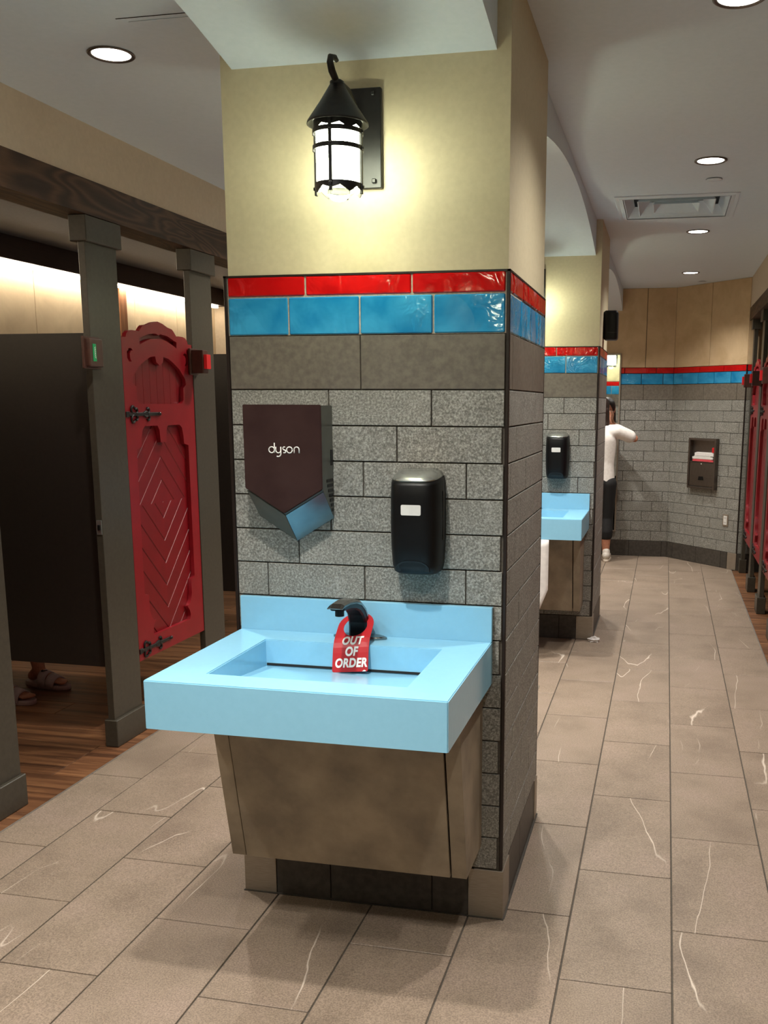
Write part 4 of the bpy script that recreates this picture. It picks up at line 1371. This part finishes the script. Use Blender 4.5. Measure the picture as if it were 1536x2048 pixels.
on_shelf('tray', 'white tray on the pink packet in the steel dispenser', 'tray', -0.128, 0.145, 0.0425, 0.066, 'white', True)
on_shelf('tray', 'pale grey upper tray in the steel dispenser', 'tray', -0.098, 0.152, 0.0725, 0.104, 'paper', True)
q = on_shelf('red_tab', 'small red tab hanging in the upper corner of the dispenser', 'tab', 0.128, 0.156, 0.1105, 0.158, 'redind', False)
t = on_diag('wall_outlet', 'white power outlet in a steel plate low on the angled wall', 'outlet', 0.793, 0.462)
box('plate', (-0.036, -0.006, -0.058), (0.036, -0.001, 0.058), M['steel'], t, 0.002)
f = box('receptacle', (-0.022, -0.009, -0.043), (0.022, -0.006, 0.043), M['white'], t, 0.002)
for z in (-0.022, 0.022):
    for x in (-0.007, 0.007):
        box('socket_slot', (x - 0.0015, -0.0096, z - 0.006), (x + 0.0015, -0.0088, z + 0.006), M['cavity'], f)

# floor odds and ends
t = thing('floor_drain', 'square steel floor drain past the near column', 'drain', (-0.275, 2.40, 0))
box('rim', (-0.075, -0.075, 0.0004), (0.075, 0.075, 0.003), M['steel'], t, 0.001)
for k in range(6):
    box('bar', (-0.062, -0.062 + k * 0.022, 0.003), (0.062, -0.050 + k * 0.022, 0.0048), M['gunmetal'], t)
bm = bmesh.new()
bmesh.ops.create_icosphere(bm, subdivisions=3, radius=0.030)
rr = random.Random(3)
for v in bm.verts:
    k = 1 + 0.35 * math.sin(v.co.x * 190 + 1) * math.cos(v.co.y * 170) + 0.15 * math.sin(v.co.z * 260)
    v.co = Vector((v.co.x * k * 1.15, v.co.y * k, max(-0.012, v.co.z * k * 0.6)))
tag(link('crumpled_tissue', me_from_bm(bm, 'crumpled_tissue', M['paper']), None, (0.020, Y2 - 0.042, 0.0125)), 'crumpled white tissue on the floor at the corner of the second column', 'tissue')

# ------------------------------------------------------------------ people
_ico = {}
def ico(sub):
    if sub not in _ico:
        bm = bmesh.new()
        bmesh.ops.create_icosphere(bm, subdivisions=sub, radius=1.0)
        bm.verts.index_update()
        _ico[sub] = ([tuple(v.co) for v in bm.verts], [tuple(v.index for v in f.verts) for f in bm.faces])
        bm.free()
    return _ico[sub]
def blob(name, caps, mat, parent=None, voxel=0.007, loc=(0, 0, 0), smooth=6):
    V, F = [], []
    for cpt in caps:
        p0, r0, p1, r1 = Vector(cpt[0]), cpt[1], Vector(cpt[2]), cpt[3]
        n = max(1, int((p1 - p0).length / (min(r0, r1) * 0.16)))
        n = min(n, 40)
        sc = cpt[4] if len(cpt) > 4 else (1, 1, 1)
        iv, if_ = ico(3 if r0 > 0.06 else 2)
        for k in range(n + 1):
            f = k / n
            c = p0.lerp(p1, f)
            r = r0 + (r1 - r0) * f
            b = len(V)
            V += [(c.x + v[0] * r * sc[0], c.y + v[1] * r * sc[1], c.z + v[2] * r * sc[2]) for v in iv]
            F += [(a + b, d + b, e + b) for a, d, e in if_]
    me = bpy.data.meshes.new(name)
    me.from_pydata(V, [], F)
    me.materials.append(mat)
    o = link(name, me, parent, loc)
    md = o.modifiers.new('Remesh', 'REMESH')
    md.mode = 'VOXEL'
    md.voxel_size = voxel
    md.use_smooth_shade = True
    sm = o.modifiers.new('Smooth', 'SMOOTH')
    sm.iterations = smooth
    sm.factor = 0.5
    return o

# woman at the mirror, back to the camera, elbow lifted to the side (local origin between her feet, +y towards the mirror)
PX, PY = -0.205, 6.93
def shoulder(s): return (s * 0.165, -0.01, 1.290)
hipz = 0.80
elbow_r, wrist_r = (0.335, 0.075, 1.215), (0.085, 0.215, 1.345)
elbow_l, wrist_l = (-0.330, 0.085, 1.180), (-0.130, 0.235, 1.330)
body = []
body += [((0, 0, 0.80), 0.125, (0, -0.005, 0.98), 0.105, (1.15, 0.80, 1)), ((0, -0.005, 0.98), 0.105, (0, -0.01, 1.22), 0.125, (1.2, 0.78, 1))]
body += [((-0.12, -0.01, 1.275), 0.062, (0.12, -0.01, 1.275), 0.062), ((0, -0.005, 1.28), 0.052, (0, 0.005, 1.42), 0.046)]
for s, el, wr in ((1, elbow_r, wrist_r), (-1, elbow_l, wrist_l)):
    body += [(shoulder(s), 0.050, el, 0.037), (el, 0.037, wr, 0.026)]
    pal = Vector(wr) + Vector((-s * 0.020, 0.015, 0.055))
    body += [(wr, 0.025, tuple(pal), 0.027, (1, 0.7, 1))]
    for f, (ang, ln) in enumerate(((-0.30, 0.055), (-0.10, 0.066), (0.10, 0.070), (0.28, 0.060))):
        b0 = pal + Vector((s * (-0.020 + 0.0135 * f), 0.004, 0.012))
        b1 = b0 + Vector((s * ang * 0.02, 0.004, ln * 0.55))
        b2 = b1 + Vector((-s * 0.012, -0.010, ln * 0.45))
        body += [(tuple(b0), 0.0088, tuple(b1), 0.0082), (tuple(b1), 0.0082, tuple(b2), 0.0072)]
    t0 = pal + Vector((-s * 0.026, -0.004, -0.012))
    body += [(tuple(t0), 0.010, tuple(t0 + Vector((-s * 0.024, -0.008, 0.022))), 0.0088), (tuple(t0 + Vector((-s * 0.024, -0.008, 0.022))), 0.0088, tuple(t0 + Vector((-s * 0.026, -0.010, 0.046))), 0.0076)]
    hx = s * 0.085
    body += [((hx, 0, 0.78), 0.088, (s * 0.090, 0.010, 0.43), 0.056), ((s * 0.090, 0.010, 0.43), 0.056, (s * 0.092, -0.015, 0.30), 0.058), ((s * 0.092, -0.015, 0.30), 0.056, (s * 0.095, -0.010, 0.09), 0.035), ((s * 0.095, -0.010, 0.06), 0.034, (s * 0.100, 0.14, 0.035), 0.028)]
HC = Vector((0.0, 0.025, 1.500))
body += [(tuple(HC), 0.090, tuple(HC + Vector((0, 0.01, 0.015))), 0.088, (0.84, 1.0, 1.10)), (tuple(HC + Vector((0, 0.045, -0.055))), 0.050, tuple(HC + Vector((0, 0.062, -0.075))), 0.040, (0.95, 0.9, 1)),
         (tuple(HC + Vector((0, 0.098, -0.010))), 0.012, tuple(HC + Vector((0, 0.112, -0.026))), 0.013), (tuple(HC + Vector((-0.018, 0.093, -0.058))), 0.008, tuple(HC + Vector((0.018, 0.093, -0.058))), 0.008)]
for s in (1, -1):
    body += [(tuple(HC + Vector((s * 0.078, 0.0, -0.022))), 0.014, tuple(HC + Vector((s * 0.082, -0.006, 0.012))), 0.016, (0.5, 1, 1.1)), (tuple(HC + Vector((s * 0.032, 0.078, 0.004))), 0.012, tuple(HC + Vector((s * 0.034, 0.080, 0.004))), 0.012)]
woman = blob('person', body, M['skin'], None, 0.0065, (PX, PY, 0), 4)
tag(woman, 'person in white t-shirt and black leggings facing the tall mirror, elbow raised', 'person', None, 'thing')
top = [((0, 0, 0.80), 0.142, (0, -0.005, 0.98), 0.128, (1.15, 0.82, 1)), ((0, -0.005, 0.98), 0.128, (0, -0.01, 1.20), 0.142, (1.18, 0.80, 1)), ((-0.125, -0.01, 1.280), 0.072, (0.125, -0.01, 1.280), 0.072), ((0, -0.01, 1.29), 0.080, (0, -0.005, 1.335), 0.060, (1.1, 0.9, 1))]
for s, el in ((1, elbow_r), (-1, elbow_l)):
    sh = Vector(shoulder(s))
    top += [(tuple(sh), 0.068, tuple(sh.lerp(Vector(el), 0.72)), 0.064)]
blob('t_shirt', top, M['shirt'], woman, 0.0065, (0, 0, 0), 22)
leg = [((0, 0, 0.80), 0.128, (0, 0.0, 0.74), 0.120, (1.16, 0.85, 1)), ((0.0, -0.025, 0.78), 0.110, (0.0, -0.025, 0.74), 0.105, (1.2, 0.9, 1))]
for s in (1, -1):
    leg += [((s * 0.085, -0.005, 0.77), 0.098, (s * 0.090, 0.010, 0.43), 0.066), ((s * 0.090, 0.010, 0.43), 0.066, (s * 0.092, -0.015, 0.30), 0.067), ((s * 0.092, -0.015, 0.30), 0.067, (s * 0.093, -0.013, 0.265), 0.064)]
blob('leggings', leg, M['legging'], woman, 0.0065, (0, 0, 0), 4)
hr = [(tuple(HC + Vector((0, -0.012, 0.022))), 0.098, tuple(HC + Vector((0, -0.005, 0.030))), 0.096, (0.90, 1.0, 1.05)), (tuple(HC + Vector((0, -0.055, -0.02))), 0.070, tuple(HC + Vector((0.01, -0.070, -0.14))), 0.045, (1.25, 0.7, 1)), (tuple(HC + Vector((0.050, -0.040, -0.02))), 0.040, tuple(HC + Vector((0.074, -0.050, -0.185))), 0.022), (tuple(HC + Vector((-0.05, -0.050, -0.03))), 0.036, tuple(HC + Vector((-0.06, -0.062, -0.165))), 0.018)]
blob('hair', hr, M['hair'], woman, 0.006, (0, 0, 0), 3)
bm = bmesh.new()
add_lathe(bm, [(0.086, -0.004), (0.0885, -0.004), (0.0885, 0.004), (0.086, 0.004)], 30, (0, 0, 0), True)
hb = link('ear_loop', me_from_bm(bm, 'ear_loop', M['skin'], True), woman, tuple(HC + Vector((0, 0.012, -0.020))))
hb.scale = (0.93, 1.0, 1)
for s in (1, -1):
    sx = s * 0.100
    up = [((sx, -0.045, 0.060), 0.042, (sx, 0.03, 0.062), 0.045, (0.9, 1, 1)), ((sx, 0.03, 0.055), 0.044, (sx + s * 0.006, 0.15, 0.042), 0.034, (1.02, 1, 0.9)), ((sx, -0.028, 0.07), 0.044, (sx, -0.020, 0.098), 0.044, (0.9, 1.1, 1))]
    sh = blob('sneaker', up, M['shoe'], woman, 0.005, (0, 0, 0), 3)
    pl = []
    for k in range(28):
        a = 2 * PI * k / 28
        y = 0.050 + 0.140 * math.sin(a)
        wv = 0.040 + 0.006 * math.sin(a)
        pl.append((sx + s * 0.003 + wv * math.copysign(abs(math.cos(a)) ** 0.7, math.cos(a)), y))
    link('sole', shape_me([pl], 0.024, 'sole', M['sole'], Matrix.Translation((0, 0, 0.0125)), 0.002), sh)

# person seated in the closed stall: only the lower legs and slides show under the partition
SX, SY = -2.93, 1.72
sb = []
feet = ((-1, Vector((0.04, -0.155, 0)), -0.10), (1, Vector((0.06, 0.155, 0)), -0.16))
for s, p, ang in feet:
    fx = Vector((math.cos(ang), math.sin(ang), 0))
    heel = p + Vector((-0.085, 0.012 * -s, 0))
    ank = heel + fx * 0.045 + Vector((0, 0, 0.095))
    knee = Vector((ank.x - 0.01, s * 0.13, 0.50))
    hip = Vector((-0.28, s * 0.09, 0.52))
    calf = ank.lerp(knee, 0.62) + Vector((-0.025, 0, 0))
    sb += [(tuple(ank), 0.034, tuple(calf), 0.054), (tuple(calf), 0.054, tuple(knee), 0.056), (tuple(knee), 0.060, tuple(hip), 0.085)]
    sb += [(tuple(heel + Vector((0, 0, 0.055))), 0.030, tuple(ank), 0.033), (tuple(ank + Vector((0, 0, -0.012))), 0.032, tuple(heel + fx * 0.17 + Vector((0, 0, 0.047))), 0.024, (1, 1, 0.9)), (tuple(heel + fx * 0.15 + Vector((0, -0.016, 0.044))), 0.022, tuple(heel + fx * 0.15 + Vector((0, 0.016, 0.044))), 0.022)]
    side = Vector((-fx.y, fx.x, 0))
    for k in range(5):
        o_ = side * (-0.030 + 0.015 * k)
        ln = (0.225, 0.232, 0.228, 0.22, 0.208)[k] if s > 0 else (0.208, 0.22, 0.228, 0.232, 0.225)[k]
        sb += [(tuple(heel + fx * 0.165 + o_ * 0.9 + Vector((0, 0, 0.045))), 0.010, tuple(heel + fx * ln + o_ + Vector((0, 0, 0.040))), 0.0092)]
sb += [((-0.28, 0, 0.55), 0.135, (-0.27, 0, 0.78), 0.115, (0.85, 1.15, 1)), ((-0.27, 0, 0.78), 0.115, (-0.22, 0, 1.0), 0.125, (0.8, 1.2, 1)), ((-0.21, -0.13, 1.04), 0.055, (-0.21, 0.13, 1.04), 0.055), ((-0.21, 0, 1.05), 0.050, (-0.18, 0, 1.16), 0.046), ((-0.165, 0, 1.235), 0.088, (-0.16, 0, 1.25), 0.088, (1, 0.85, 1.1))]
for s in (-1, 1):
    sb += [((-0.21, s * 0.165, 1.03), 0.048, (-0.13, s * 0.20, 0.78), 0.038), ((-0.13, s * 0.20, 0.78), 0.037, (0.05, s * 0.12, 0.66), 0.027), ((0.05, s * 0.12, 0.66), 0.027, (0.12, s * 0.08, 0.655), 0.022)]
sitter = blob('person', sb, M['skin'], None, 0.0065, (SX, SY, 0), 4)
tag(sitter, 'person behind the dark partition, only bare shins and feet in slides showing', 'person', None, 'thing')
for s, p, ang in feet:
    fx = Vector((math.cos(ang), math.sin(ang), 0))
    heel = p + Vector((-0.085, 0.012 * -s, 0))
    pl = []
    for k in range(32):
        a = 2 * PI * k / 32
        u_ = 0.100 + 0.150 * math.cos(a)
        v_ = (0.043 + 0.009 * math.cos(a)) * math.copysign(abs(math.sin(a)) ** 0.75, math.sin(a))
        pl.append((u_, v_))
    sl = link('slide_sandal', shape_me([pl], 0.020, 'slide_sandal', M['slide'], Matrix.Translation((0, 0, 0.0135)), 0.002), sitter, tuple(heel), ang)
    for u0, u1, hgt in ((0.075, 0.125, 0.097), (0.132, 0.185, 0.078)):
        bm = bmesh.new()
        n = 12
        rows = []
        for (uu, th) in ((u0, 0.0), (u1, 0.0), (u1, 0.005), (u0, 0.005)):
            hg = hgt - (uu - u0) * 0.30 + th
            rows.append([bm.verts.new((uu, (0.047 + th) * math.cos(PI * k / n), 0.014 + (hg - 0.014) * math.sin(PI * k / n) ** 0.75)) for k in range(n + 1)])
        for i in range(4):
            P, Q = rows[i], rows[(i + 1) % 4]
            for k in range(n):
                bm.faces.new((P[k], P[k + 1], Q[k + 1], Q[k]))
        for k in (0, n):
            bm.faces.new([r[k] for r in rows])
        link('strap', me_from_bm(bm, 'strap', M['slide'], True), sl)
    sw = [(-0.018, -0.004), (-0.010, -0.012), (0.020, 0.006), (-0.008, -0.003), (-0.012, 0.004)]
    link('emblem', shape_me([sw], 0.003, 'emblem', M['black'], Matrix.Translation((0.10, -0.018, 0.0985)) @ Matrix.Rotation(0.5, 4, 'X')), sl)
